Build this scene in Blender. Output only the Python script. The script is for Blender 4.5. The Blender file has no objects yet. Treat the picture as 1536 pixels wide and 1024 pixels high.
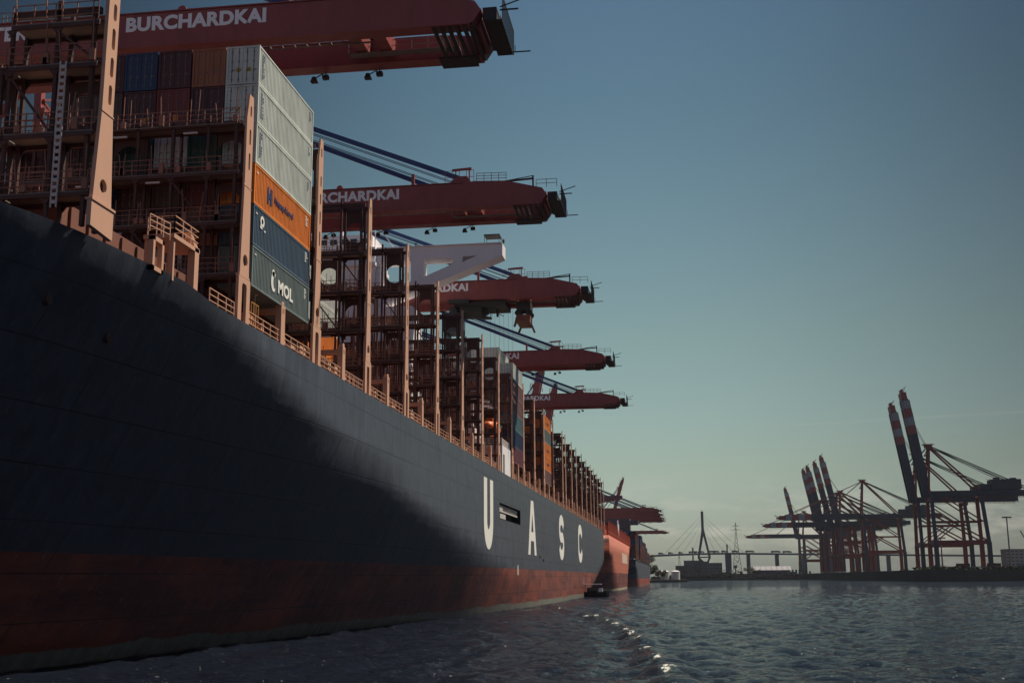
import bpy, bmesh, math, random
import numpy as np
from mathutils import Vector, Matrix
from mathutils.geometry import tessellate_polygon
random.seed(7)
S = bpy.context.scene
COL = S.collection
PI = math.pi
R = math.radians

# ------------------------------------------------------------------ world / light / camera
SUN_EL, SUN_AZ = 60.0, 58.0           # azimuth measured from +Y towards +X
w = bpy.data.worlds.new("World"); S.world = w; w.use_nodes = True
nt = w.node_tree; N = nt.nodes; L = nt.links
for n in list(N): N.remove(n)
out = N.new('ShaderNodeOutputWorld'); bg = N.new('ShaderNodeBackground')
sky = N.new('ShaderNodeTexSky'); sky.sky_type = 'NISHITA'; sky.sun_disc = False
sky.sun_elevation = R(SUN_EL); sky.sun_rotation = R(SUN_AZ)
sky.altitude = 0; sky.air_density = 1.6; sky.dust_density = 1.2; sky.ozone_density = 2.5
L.new(bg.outputs[0], out.inputs[0])
bg.inputs[1].default_value = 0.068
tc = N.new('ShaderNodeTexCoord'); sep = N.new('ShaderNodeSeparateXYZ')
L.new(tc.outputs['Generated'], sep.inputs[0])
# the air's own colour: teal overhead, pale grey-green low down
ramp = N.new('ShaderNodeValToRGB'); L.new(sep.outputs[2], ramp.inputs[0])
cr = ramp.color_ramp
cr.elements[0].position = 0.0; cr.elements[0].color = (0.80, 1.04, 1.40, 1)
cr.elements[1].position = 1.0; cr.elements[1].color = (0.26, 0.36, 0.52, 1)
for p, c in ((0.042, (0.84, 1.04, 1.30)), (0.09, (0.85, 0.97, 0.98)), (0.2, (0.77, 0.85, 0.74)), (0.38, (0.52, 0.64, 0.60)), (0.6, (0.36, 0.47, 0.56))):
    e = cr.elements.new(p); e.color = c + (1,)
mul = N.new('ShaderNodeMixRGB'); mul.blend_type = 'MULTIPLY'; mul.inputs[0].default_value = 1
L.new(sky.outputs[0], mul.inputs[1])
# the sky is palest over the river mouth ahead and deeper blue to either side; brightness is added behind the camera as fill
fl = N.new('ShaderNodeVectorMath'); fl.operation = 'MULTIPLY'; fl.inputs[1].default_value = (1, 1, 0); L.new(tc.outputs['Generated'], fl.inputs[0])
fn = N.new('ShaderNodeVectorMath'); fn.operation = 'NORMALIZE'; L.new(fl.outputs[0], fn.inputs[0])
fd = N.new('ShaderNodeVectorMath'); fd.operation = 'DOT_PRODUCT'; fd.inputs[1].default_value = (-.087, .9962, 0); L.new(fn.outputs[0], fd.inputs[0])
f1 = N.new('ShaderNodeMath'); f1.operation = 'SUBTRACT'; f1.inputs[1].default_value = 1.0; L.new(fd.outputs['Value'], f1.inputs[0])
f2 = N.new('ShaderNodeMath'); f2.operation = 'DIVIDE'; f2.inputs[1].default_value = 0.081; L.new(f1.outputs[0], f2.inputs[0])
f3 = N.new('ShaderNodeMath'); f3.operation = 'EXPONENT'; L.new(f2.outputs[0], f3.inputs[0])
fm_ = N.new('ShaderNodeMixRGB'); fm_.inputs[1].default_value = (.10, .09, .13, 1); fm_.inputs[2].default_value = (1.02, 1.02, 1.02, 1); L.new(f3.outputs[0], fm_.inputs[0])
fb = N.new('ShaderNodeMapRange'); fb.inputs[1].default_value = .1; fb.inputs[2].default_value = -.9; L.new(fd.outputs['Value'], fb.inputs[0])
fbm = N.new('ShaderNodeMixRGB'); fbm.blend_type = 'ADD'; fbm.inputs[2].default_value = (.98, .80, .88, 1); L.new(fb.outputs[0], fbm.inputs[0]); L.new(fm_.outputs[0], fbm.inputs[1]); fm_ = fbm  # added glow in the unseen sky behind, lifts faces turned from the sun
fx = N.new('ShaderNodeMixRGB'); fx.blend_type = 'MULTIPLY'; fx.inputs[0].default_value = 1; L.new(ramp.outputs[0], fx.inputs[1]); L.new(fm_.outputs[0], fx.inputs[2])
L.new(fx.outputs[0], mul.inputs[2])
# thin clouds low over the horizon
mp = N.new('ShaderNodeMapping'); mp.inputs['Scale'].default_value = (7, 7, 26)
L.new(tc.outputs['Generated'], mp.inputs[0])
nz = N.new('ShaderNodeTexNoise'); nz.inputs['Scale'].default_value = 2.2; nz.inputs['Detail'].default_value = 7; nz.inputs['Roughness'].default_value = 0.6
L.new(mp.outputs[0], nz.inputs[0])
crn = N.new('ShaderNodeValToRGB'); crn.color_ramp.elements[0].position = .47; crn.color_ramp.elements[1].position = .66
L.new(nz.outputs[0], crn.inputs[0])
band = N.new('ShaderNodeValToRGB'); L.new(sep.outputs[2], band.inputs[0])
b = band.color_ramp; b.elements[0].position = 0.0; b.elements[0].color = (.2, .2, .2, 1); b.elements[1].position = 0.085; b.elements[1].color = (0, 0, 0, 1)
e = b.elements.new(0.04); e.color = (1, 1, 1, 1)
m1 = N.new('ShaderNodeMath'); m1.operation = 'MULTIPLY'; L.new(crn.outputs[0], m1.inputs[0]); L.new(band.outputs[0], m1.inputs[1])
m2 = N.new('ShaderNodeMath'); m2.operation = 'MULTIPLY'; m2.inputs[1].default_value = 0.45; L.new(m1.outputs[0], m2.inputs[0])
# condensation trail: a narrow band about one great circle
dA = Vector((0.0183, 1.0079, 0.1225)).normalized(); dB = Vector((0.2915, 1.0437, 0.1362)).normalized()
nn = dA.cross(dB).normalized()
dot = N.new('ShaderNodeVectorMath'); dot.operation = 'DOT_PRODUCT'; dot.inputs[1].default_value = nn
L.new(tc.outputs['Generated'], dot.inputs[0])
ab = N.new('ShaderNodeMath'); ab.operation = 'ABSOLUTE'; L.new(dot.outputs['Value'], ab.inputs[0])
mr = N.new('ShaderNodeMapRange'); mr.inputs[1].default_value = 0.0; mr.inputs[2].default_value = 0.0016; mr.inputs[3].default_value = 1; mr.inputs[4].default_value = 0
L.new(ab.outputs[0], mr.inputs[0])
nz2 = N.new('ShaderNodeTexNoise'); nz2.inputs['Scale'].default_value = 22; nz2.inputs['Detail'].default_value = 5
L.new(tc.outputs['Generated'], nz2.inputs[0])
mrx = N.new('ShaderNodeMapRange'); mrx.inputs[1].default_value = 0.0; mrx.inputs[2].default_value = 0.2; L.new(sep.outputs[0], mrx.inputs[0])
mc = N.new('ShaderNodeMath'); mc.operation = 'MULTIPLY'; L.new(mr.outputs[0], mc.inputs[0]); L.new(mrx.outputs[0], mc.inputs[1])
mc1 = N.new('ShaderNodeMath'); mc1.operation = 'MULTIPLY'; L.new(mc.outputs[0], mc1.inputs[0]); L.new(nz2.outputs[0], mc1.inputs[1])
mc2 = N.new('ShaderNodeMath'); mc2.operation = 'MULTIPLY'; mc2.inputs[1].default_value = 0.10; L.new(mc1.outputs[0], mc2.inputs[0])
ad = N.new('ShaderNodeMath'); ad.operation = 'ADD'; L.new(m2.outputs[0], ad.inputs[0]); L.new(mc2.outputs[0], ad.inputs[1])
mx = N.new('ShaderNodeMixRGB'); mx.blend_type = 'MIX'; L.new(ad.outputs[0], mx.inputs[0]); L.new(mul.outputs[0], mx.inputs[1])
mx.inputs[2].default_value = (9.5, 8.6, 7.2, 1)
L.new(mx.outputs[0], bg.inputs[0])

sd = Vector((math.sin(R(SUN_AZ)) * math.cos(R(SUN_EL)), math.cos(R(SUN_AZ)) * math.cos(R(SUN_EL)), math.sin(R(SUN_EL))))
sl = bpy.data.lights.new('sun', 'SUN'); sl.energy = 5.0; sl.angle = R(0.5); sl.color = (1.0, 0.90, 0.76)
so = bpy.data.objects.new('sun', sl); COL.objects.link(so); so.rotation_euler = sd.to_track_quat('Z', 'Y').to_euler()

H = 5.3
cam = bpy.data.cameras.new('camera'); co = bpy.data.objects.new('camera', cam); COL.objects.link(co); S.camera = co
cam.sensor_width = 36; cam.lens = 1765 * 36 / 1536; cam.clip_end = 30000; cam.clip_start = 0.3
TH, YAW, ROLL = 0.19880372728847767, 0.14043518599634786, R(0.4)
fwd = Vector((-math.sin(YAW) * math.cos(TH), math.cos(YAW) * math.cos(TH), math.sin(TH)))
rgt = Vector((math.cos(YAW), math.sin(YAW), 0)); up = rgt.cross(fwd)
r2 = rgt * math.cos(ROLL) - up * math.sin(ROLL); u2 = up * math.cos(ROLL) + rgt * math.sin(ROLL)
m = Matrix((r2, u2, -fwd)).transposed().to_4x4(); m.translation = (0, 0, H); co.matrix_world = m
S.view_settings.view_transform = 'Standard'; S.view_settings.look = 'None'; S.view_settings.gamma = 1
S.view_settings.exposure = 0.2
S.cycles.max_bounces = 6; S.cycles.volume_bounces = 0; S.cycles.transparent_max_bounces = 4
S.cycles.use_adaptive_sampling = True

# ------------------------------------------------------------------ materials
def mat(name, col, rough=.5, metal=0, dirt=.35, rust=0, scale=.6, bump=.0, spec=.5, dirtcol=(.02, .017, .015)):
    m = bpy.data.materials.new(name); m.use_nodes = True
    t = m.node_tree; n = t.nodes; l = t.links
    p = n['Principled BSDF']; p.inputs['Roughness'].default_value = rough; p.inputs['Metallic'].default_value = metal
    p.inputs['Specular IOR Level'].default_value = spec
    g = n.new('ShaderNodeNewGeometry')
    mp = n.new('ShaderNodeMapping'); mp.inputs['Scale'].default_value = (scale, scale, scale * .35)
    l.new(g.outputs['Position'], mp.inputs[0])
    z = n.new('ShaderNodeTexNoise'); z.inputs['Scale'].default_value = 1.3; z.inputs['Detail'].default_value = 8; z.inputs['Roughness'].default_value = .65
    l.new(mp.outputs[0], z.inputs[0])
    r = n.new('ShaderNodeMapRange'); r.inputs[1].default_value = .38; r.inputs[2].default_value = .75; r.inputs[3].default_value = 0; r.inputs[4].default_value = dirt
    l.new(z.outputs[0], r.inputs[0])
    mi = n.new('ShaderNodeMixRGB'); mi.inputs[1].default_value = (*col, 1); mi.inputs[2].default_value = (*dirtcol, 1)
    l.new(r.outputs[0], mi.inputs[0])
    last = mi.outputs[0]
    if rust:
        z2 = n.new('ShaderNodeTexNoise'); z2.inputs['Scale'].default_value = 3.1; z2.inputs['Detail'].default_value = 9; z2.inputs['Roughness'].default_value = .75
        mp2 = n.new('ShaderNodeMapping'); mp2.inputs['Scale'].default_value = (1.5, 1.5, .25); mp2.inputs['Location'].default_value = (3, 7, 1)
        l.new(g.outputs['Position'], mp2.inputs[0]); l.new(mp2.outputs[0], z2.inputs[0])
        r2_ = n.new('ShaderNodeMapRange'); r2_.inputs[1].default_value = .60; r2_.inputs[2].default_value = .70; r2_.inputs[4].default_value = rust
        l.new(z2.outputs[0], r2_.inputs[0])
        m2_ = n.new('ShaderNodeMixRGB'); m2_.inputs[2].default_value = (.12, .045, .02, 1)
        l.new(r2_.outputs[0], m2_.inputs[0]); l.new(last, m2_.inputs[1]); last = m2_.outputs[0]
    l.new(last, p.inputs['Base Color'])
    rr = n.new('ShaderNodeMapRange'); rr.inputs[3].default_value = rough - .08; rr.inputs[4].default_value = min(1, rough + .25)
    l.new(z.outputs[0], rr.inputs[0]); l.new(rr.outputs[0], p.inputs['Roughness'])
    if bump:
        bp = n.new('ShaderNodeBump'); bp.inputs['Strength'].default_value = bump; bp.inputs['Distance'].default_value = .1
        l.new(z.outputs[0], bp.inputs['Height']); l.new(bp.outputs[0], p.inputs['Normal'])
    return m

M = {}
M['lash'] = mat('shaded_lashing_paint', (.085, .034, .028), .55, rust=.35, dirt=.35)  # salmon post paint darkened, the frames' shade put into the colour
M['post'] = mat('salmon_post_paint', (.60, .345, .235), .5, rust=.15, dirt=.12)
M['dark'] = mat('dark_steel', (.03, .028, .03), .6)
M['black'] = mat('black_paint', (.012, .012, .014), .5)
M['rail'] = mat('railing_paint', (.32, .15, .105), .55)
M['lamp'] = mat('lamp_housing', (.55, .52, .50), .4, dirt=.1)
M['deck'] = mat('deck_paint', (.20, .075, .05), .7, rust=.3)
M['white'] = mat('white_paint', (.84, .81, .82), .45, dirt=.08, rust=.08)
M['glass'] = mat('window_glass', (.02, .025, .03), .12, dirt=.0, spec=.8)
M['crane_red'] = mat('crane_red_paint', (.30, .068, .064), .45, dirt=.3)
M['leg_red'] = mat('leg_maroon_paint', (.24, .04, .035), .5)
M['band_grey'] = mat('faded_band_paint', (.33, .32, .34), .6)
M['crane_blue'] = mat('crane_blue_paint', (.03, .065, .20), .45, dirt=.2)
M['crane_dark'] = mat('crane_dark_paint', (.045, .05, .075), .5)
M['crane_white'] = mat('crane_white_paint', (.62, .60, .58), .5)
M['crane_text'] = mat('crane_lettering_paint', (.88, .86, .88), .5, dirt=.03)
M['rope'] = mat('steel_rope', (.10, .12, .19), .45, metal=.3)
M['grate'] = mat('grating_steel', (.22, .20, .18), .6, metal=.2)
M['text_white'] = mat('white_lettering', (.80, .80, .74), .5, dirt=.12)
M['text_dark'] = mat('dark_blue_lettering', (.015, .03, .11), .5, dirt=.1)
M['concrete'] = mat('concrete', (.26, .25, .23), .85, scale=.1)
M['far_dark'] = mat('far_grey_cladding', (.13, .13, .15), .7, scale=.05)
M['far_wall'] = mat('far_brick_cladding', (.16, .11, .10), .8, scale=.05)
M['foliage'] = mat('foliage', (.035, .045, .022), .8, scale=.3, dirt=.5)
M['bark'] = mat('bark', (.09, .06, .04), .9)
M['tyre'] = mat('tyre_rubber', (.02, .02, .02), .9)
M['orange_boat'] = mat('orange_lifeboat', (.72, .16, .03), .35, dirt=.1)
M['bridge'] = mat('bridge_steel', (.12, .135, .17), .6, scale=.05)
M['ship_red'] = mat('ship_red_paint', (.52, .13, .075), .5, rust=.2, scale=.2)

CC = {'light grey': (.64, .68, .62), 'rust orange': (.36, .12, .055), 'dark maroon': (.085, .022, .024), 'maroon red': (.20, .035, .03),
      'navy blue': (.025, .05, .12), 'bright orange': (.80, .24, .035), 'slate blue': (.07, .115, .165), 'grey green': (.17, .215, .21),
      'dark green': (.02, .075, .055), 'dull brown': (.10, .05, .035), 'white': (.60, .60, .57), 'plum': (.20, .07, .09), 'brownish red': (.28, .09, .08),
      'teal grey': (.11, .20, .22), 'dusty mauve': (.24, .13, .13), 'blue grey': (.16, .20, .27)}
for k, v in CC.items():
    M['c_' + k] = mat('container_paint_' + k.replace(' ', '_'), v, .5, dirt=.32, rust=.45 if k != 'light grey' else .15, scale=.8)

# hull paint: bands of real paint by height, plate seams, runs of rust and growth
def hull_mat(name, top, boot, z1, z0, growth=(.22, .215, .18)):
    m = bpy.data.materials.new(name); m.use_nodes = True
    t = m.node_tree; n = t.nodes; l = t.links; p = n['Principled BSDF']
    g = n.new('ShaderNodeNewGeometry'); s = n.new('ShaderNodeSeparateXYZ'); l.new(g.outputs['Position'], s.inputs[0])
    def noise(sx, sy, sz, sc, det=8, ro=.65):
        mp = n.new('ShaderNodeMapping'); mp.inputs['Scale'].default_value = (sx, sy, sz); l.new(g.outputs['Position'], mp.inputs[0])
        z = n.new('ShaderNodeTexNoise'); z.inputs['Scale'].default_value = sc; z.inputs['Detail'].default_value = det; z.inputs['Roughness'].default_value = ro
        l.new(mp.outputs[0], z.inputs[0]); return z.outputs[0]
    def rng(i, a, b_, c, d):
        r = n.new('ShaderNodeMapRange'); r.inputs[1].default_value = a; r.inputs[2].default_value = b_; r.inputs[3].default_value = c; r.inputs[4].default_value = d
        l.new(i, r.inputs[0]); return r.outputs[0]
    def mix(f, a, b_):
        x = n.new('ShaderNodeMixRGB'); l.new(f, x.inputs[0])
        for i, v in ((1, a), (2, b_)):
            if isinstance(v, tuple): x.inputs[i].default_value = (*v, 1)
            else: l.new(v, x.inputs[i])
        return x.outputs[0]
    streak = noise(.8, .8, .05, 1.2, 9, .7); blot = noise(.12, .12, .25, 1.0); fine = noise(1, 1, 2, 1.5)
    along = noise(.05, .05, .9, 1.3, 9, .7)
    runs = noise(2.2, 2.2, .03, 1, 6, .6)
    topc = mix(rng(streak, .42, .72, 0, .6), top, tuple(min(1, c * 2.0 + .008) for c in top))
    topc = mix(rng(blot, .5, .7, 0, .45), topc, tuple(c * .6 for c in top))
    topc = mix(rng(runs, .60, .72, 0, .35), topc, (.16, .17, .18))
    topc = mix(rng(noise(1.1, 1.1, .02, 1, 7, .7), .63, .70, 0, .28), topc, (.10, .06, .05))
    bootc = mix(rng(along, .42, .66, 0, .8), boot, (.075, .025, .022))
    bootc = mix(rng(blot, .44, .66, 0, .6), bootc, (.42, .10, .05))
    bootc = mix(rng(streak, .55, .75, 0, .7), bootc, (.10, .055, .055))
    bootc = mix(rng(runs, .62, .70, 0, .5), bootc, (.40, .22, .17))
    # height with a ragged edge for the growth line
    a = n.new('ShaderNodeMath'); a.operation = 'MULTIPLY_ADD'; l.new(blot, a.inputs[0]); a.inputs[1].default_value = 1.6; l.new(s.outputs[2], a.inputs[2])
    a2 = n.new('ShaderNodeMath'); a2.operation = 'MULTIPLY_ADD'; l.new(fine, a2.inputs[0]); a2.inputs[1].default_value = .5; l.new(a.outputs[0], a2.inputs[2])
    gro = mix(rng(streak, .35, .65, 0, .7), growth, tuple(c * .45 for c in growth))
    c1 = mix(rng(a2.outputs[0], z0 + 1.0, z0 + 1.12, 0, 1), gro, bootc)
    c1 = mix(rng(a2.outputs[0], .95, 1.15, 0, 1), (.10, .05, .045), c1)
    c2 = mix(rng(s.outputs[2], z1 - .03, z1 + .03, 0, 1), c1, topc)
    # plate seams as a relief
    br = n.new('ShaderNodeTexBrick'); br.inputs['Scale'].default_value = 1; br.offset = 0.5
    br.inputs['Brick Width'].default_value = 12; br.inputs['Row Height'].default_value = 2.9; br.inputs['Mortar Size'].default_value = .05; br.inputs['Mortar Smooth'].default_value = .3
    cb = n.new('ShaderNodeCombineXYZ'); l.new(s.outputs[1], cb.inputs[0]); l.new(s.outputs[2], cb.inputs[1]); l.new(cb.outputs[0], br.inputs[0])
    bkm = n.new('ShaderNodeMath'); bkm.operation = 'MULTIPLY'; l.new(br.outputs['Fac'], bkm.inputs[0]); l.new(rng(noise(.02, .02, .3, 1, 3), .35, .6, .25, .85), bkm.inputs[1]); bk = bkm.outputs[0]
    c3 = mix(bk, c2, (.012, .012, .016))
    l.new(c3, p.inputs['Base Color'])
    l.new(rng(streak, .3, .8, .30, .55), p.inputs['Roughness'])
    p.inputs['Specular IOR Level'].default_value = .5
    wob = noise(.35, .35, .35, 1, 3, .5)
    b0 = n.new('ShaderNodeBump'); b0.inputs['Strength'].default_value = .8; b0.inputs['Distance'].default_value = .035; l.new(noise(1.3, 1.3, .06, 1, 5, .6), b0.inputs['Height'])
    b1 = n.new('ShaderNodeBump'); b1.inputs['Strength'].default_value = .5; b1.inputs['Distance'].default_value = .12; l.new(wob, b1.inputs['Height']); l.new(b0.outputs[0], b1.inputs['Normal'])
    b2 = n.new('ShaderNodeBump'); b2.inputs['Strength'].default_value = .5; b2.inputs['Distance'].default_value = .02; b2.invert = True
    l.new(br.outputs['Fac'], b2.inputs['Height']); l.new(b1.outputs[0], b2.inputs['Normal']); l.new(b2.outputs[0], p.inputs['Normal'])
    return m
M['hull'] = hull_mat('hull_paint', (.049, .057, .077), (.17, .055, .045), 7.0, 1.1)
M['hull2'] = hull_mat('hull_paint_orange', (.44, .13, .08), (.15, .05, .05), 7.5, 1.0, (.5, .45, .3))
M['hull3'] = hull_mat('hull_paint_grey', (.055, .065, .085), (.30, .07, .05), 5.0, .4)

# ------------------------------------------------------------------ mesh helpers
class MB:
    def __init__(s): s.v = []; s.f = []; s.mi = []; s.cur = 0
    def add(s, vs, fs):
        b = len(s.v); s.v += [tuple(v) for v in vs]; s.f += [tuple(i + b for i in f) for f in fs]; s.mi += [s.cur] * len(fs); return s
    def box(s, x0, x1, y0, y1, z0, z1):
        if x0 > x1: x0, x1 = x1, x0
        if y0 > y1: y0, y1 = y1, y0
        if z0 > z1: z0, z1 = z1, z0
        return s.add([(x0,y0,z0),(x1,y0,z0),(x1,y1,z0),(x0,y1,z0),(x0,y0,z1),(x1,y0,z1),(x1,y1,z1),(x0,y1,z1)],
                     [(0,3,2,1),(4,5,6,7),(0,1,5,4),(1,2,6,5),(2,3,7,6),(3,0,4,7)])
    def bar(s, a, b, w, h=None, upv=(0, 0, 1)):
        h = h or w; a = Vector(a); b = Vector(b); d = b - a
        if d.length < 1e-6: return s
        d.normalize(); u = Vector(upv)
        if abs(d.dot(u)) > .98: u = Vector((0, 1, 0))
        x = d.cross(u).normalized() * w / 2; y = x.cross(d).normalized() * h / 2
        vs = [p + i * x + j * y for p in (a, b) for i, j in ((-1, -1), (1, -1), (1, 1), (-1, 1))]
        return s.add(vs, [(0,1,2,3),(7,6,5,4),(0,4,5,1),(1,5,6,2),(2,6,7,3),(3,7,4,0)])
    def tube(s, a, b, r, n=8, r2=None):
        r2 = r if r2 is None else r2
        a = Vector(a); b = Vector(b); d = (b - a).normalized(); u = Vector((0, 0, 1)) if abs(d.z) < .9 else Vector((1, 0, 0))
        x = d.cross(u).normalized(); y = x.cross(d)
        vs = [a + (x * math.cos(2*PI*i/n) + y * math.sin(2*PI*i/n)) * r for i in range(n)] + [b + (x * math.cos(2*PI*i/n) + y * math.sin(2*PI*i/n)) * r2 for i in range(n)]
        fs = [(i, n + i, n + (i + 1) % n, (i + 1) % n) for i in range(n)] + [tuple(range(n)), tuple(reversed(range(n, 2 * n)))]
        return s.add(vs, fs)
    def prism(s, pts, f):                       # pts 2D loop, f(p, k) -> 3D, k in 0/1
        n = len(pts); vs = [f(p, 0) for p in pts] + [f(p, 1) for p in pts]
        return s.add(vs, [tuple(range(n)), tuple(reversed(range(n, 2 * n)))] + [(i, n + i, n + (i + 1) % n, (i + 1) % n) for i in range(n)])
    def plate(s, loops, f):                     # outer loop and holes, extruded through f
        tri = tessellate_polygon([[Vector((p[0], p[1], 0)) for p in lp] for lp in loops])
        flat = [p for lp in loops for p in lp]; n = len(flat)
        fs = [tuple(t) for t in tri] + [tuple(i + n for i in reversed(t)) for t in tri]
        k = 0
        for lp in loops:
            m_ = len(lp)
            for i in range(m_):
                a, b = k + i, k + (i + 1) % m_; fs.append((a, b, b + n, a + n))
            k += m_
        return s.add([f(p, 0) for p in flat] + [f(p, 1) for p in flat], fs)
    def mesh(s, name, mats, smooth=False):
        me = bpy.data.meshes.new(name); me.from_pydata(s.v, [], s.f)
        for m in (mats if isinstance(mats, (list, tuple)) else [mats]): me.materials.append(m)
        me.polygons.foreach_set('material_index', s.mi)
        if smooth: me.polygons.foreach_set('use_smooth', [True] * len(s.f))
        me.update()
        bm = bmesh.new(); bm.from_mesh(me); bmesh.ops.recalc_face_normals(bm, faces=bm.faces); bm.to_mesh(me); bm.free()
        return me
def ob(name, me, parent=None, loc=None):
    o = bpy.data.objects.new(name, me); COL.objects.link(o)
    if parent: o.parent = parent
    if loc: o.location = loc
    return o
def build(mb, name, mats, parent=None, loc=None, smooth=False): return ob(name, mb.mesh(name, mats, smooth), parent, loc)
def thing(name, label, cat, loc=(0, 0, 0), group=None, rotz=0):
    o = bpy.data.objects.new(name, None); COL.objects.link(o); o.location = loc; o.rotation_euler = (0, 0, rotz)
    o['label'] = label; o['category'] = cat
    if group: o['group'] = group
    return o
def tag(o, label, cat, group=None):
    o['label'] = label; o['category'] = cat
    if group: o['group'] = group
    return o
def copytree(o, parent=None, loc=None):
    c = o.copy(); COL.objects.link(c)
    if parent: c.parent = parent
    if loc is not None: c.location = loc
    for ch in list(o.children): copytree(ch, c)
    return c
def railing(mb, pts, h=1.1, step=1.8, r=.04, mids=2):
    for a, b in zip(pts, pts[1:]):
        a = Vector(a); b = Vector(b); ln = (b - a).length; n = max(1, round(ln / step))
        for k in range(mids + 1):
            z = Vector((0, 0, h * (k + 1) / (mids + 1))); mb.bar(a + z, b + z, r)
        for k in range(n + 1):
            p = a.lerp(b, k / n); mb.bar(p, p + Vector((0, 0, h)), r * 1.2)
def text_mesh(txt, w_, h_, bold=.02, depth=.01, name='lettering'):
    cu = bpy.data.curves.new('t', 'FONT'); cu.body = txt; cu.size = 1; cu.offset = bold; cu.extrude = depth; cu.resolution_u = 4
    cu.space_character = 1.05
    o = bpy.data.objects.new('t', cu); COL.objects.link(o); dg = bpy.context.evaluated_depsgraph_get()
    me = bpy.data.meshes.new_from_object(o.evaluated_get(dg)); bpy.data.objects.remove(o); me.name = name
    co_ = np.empty(len(me.vertices) * 3); me.vertices.foreach_get('co', co_); co_ = co_.reshape(-1, 3)
    mn = co_.min(0); mx_ = co_.max(0)
    co_[:, 0] = (co_[:, 0] - mn[0]) / (mx_[0] - mn[0]) * w_; co_[:, 1] = (co_[:, 1] - mn[1]) / (mx_[1] - mn[1]) * h_
    me.vertices.foreach_set('co', co_.ravel()); me.update(); return me
def put_text(txt, origin, xdir, ydir, w_, h_, m_, parent, bold=.02, name='lettering', depth=.01):
    me = text_mesh(txt, w_, h_, bold, depth, name); me.materials.clear(); me.materials.append(m_)
    x = Vector(xdir).normalized(); y = Vector(ydir).normalized(); z = x.cross(y)
    mt = Matrix((x, y, z)).transposed().to_4x4(); mt.translation = origin
    o = ob(name, me, parent); o.matrix_local = mt; return o
def windows(boxes, parent, m_=None):
    for (x0, x1, y0, y1, z0, z1) in boxes:
        mb = MB(); w_, d_, h_ = abs(x1 - x0), abs(y1 - y0), z1 - z0; key = ('win', round(w_, 2), round(d_, 2), round(h_, 2))
        if key not in WCACHE:
            mb.box(-w_ / 2, w_ / 2, -d_ / 2, d_ / 2, 0, h_); WCACHE[key] = mb.mesh('window', m_ or M['glass'])
        ob('window', WCACHE[key], parent, ((x0 + x1) / 2, (y0 + y1) / 2, z0))
WCACHE = {}
def shape(pts, name, m_, parent, f):
    mb = MB(); mb.prism(pts, f); return build(mb, name, m_, parent)

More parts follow.
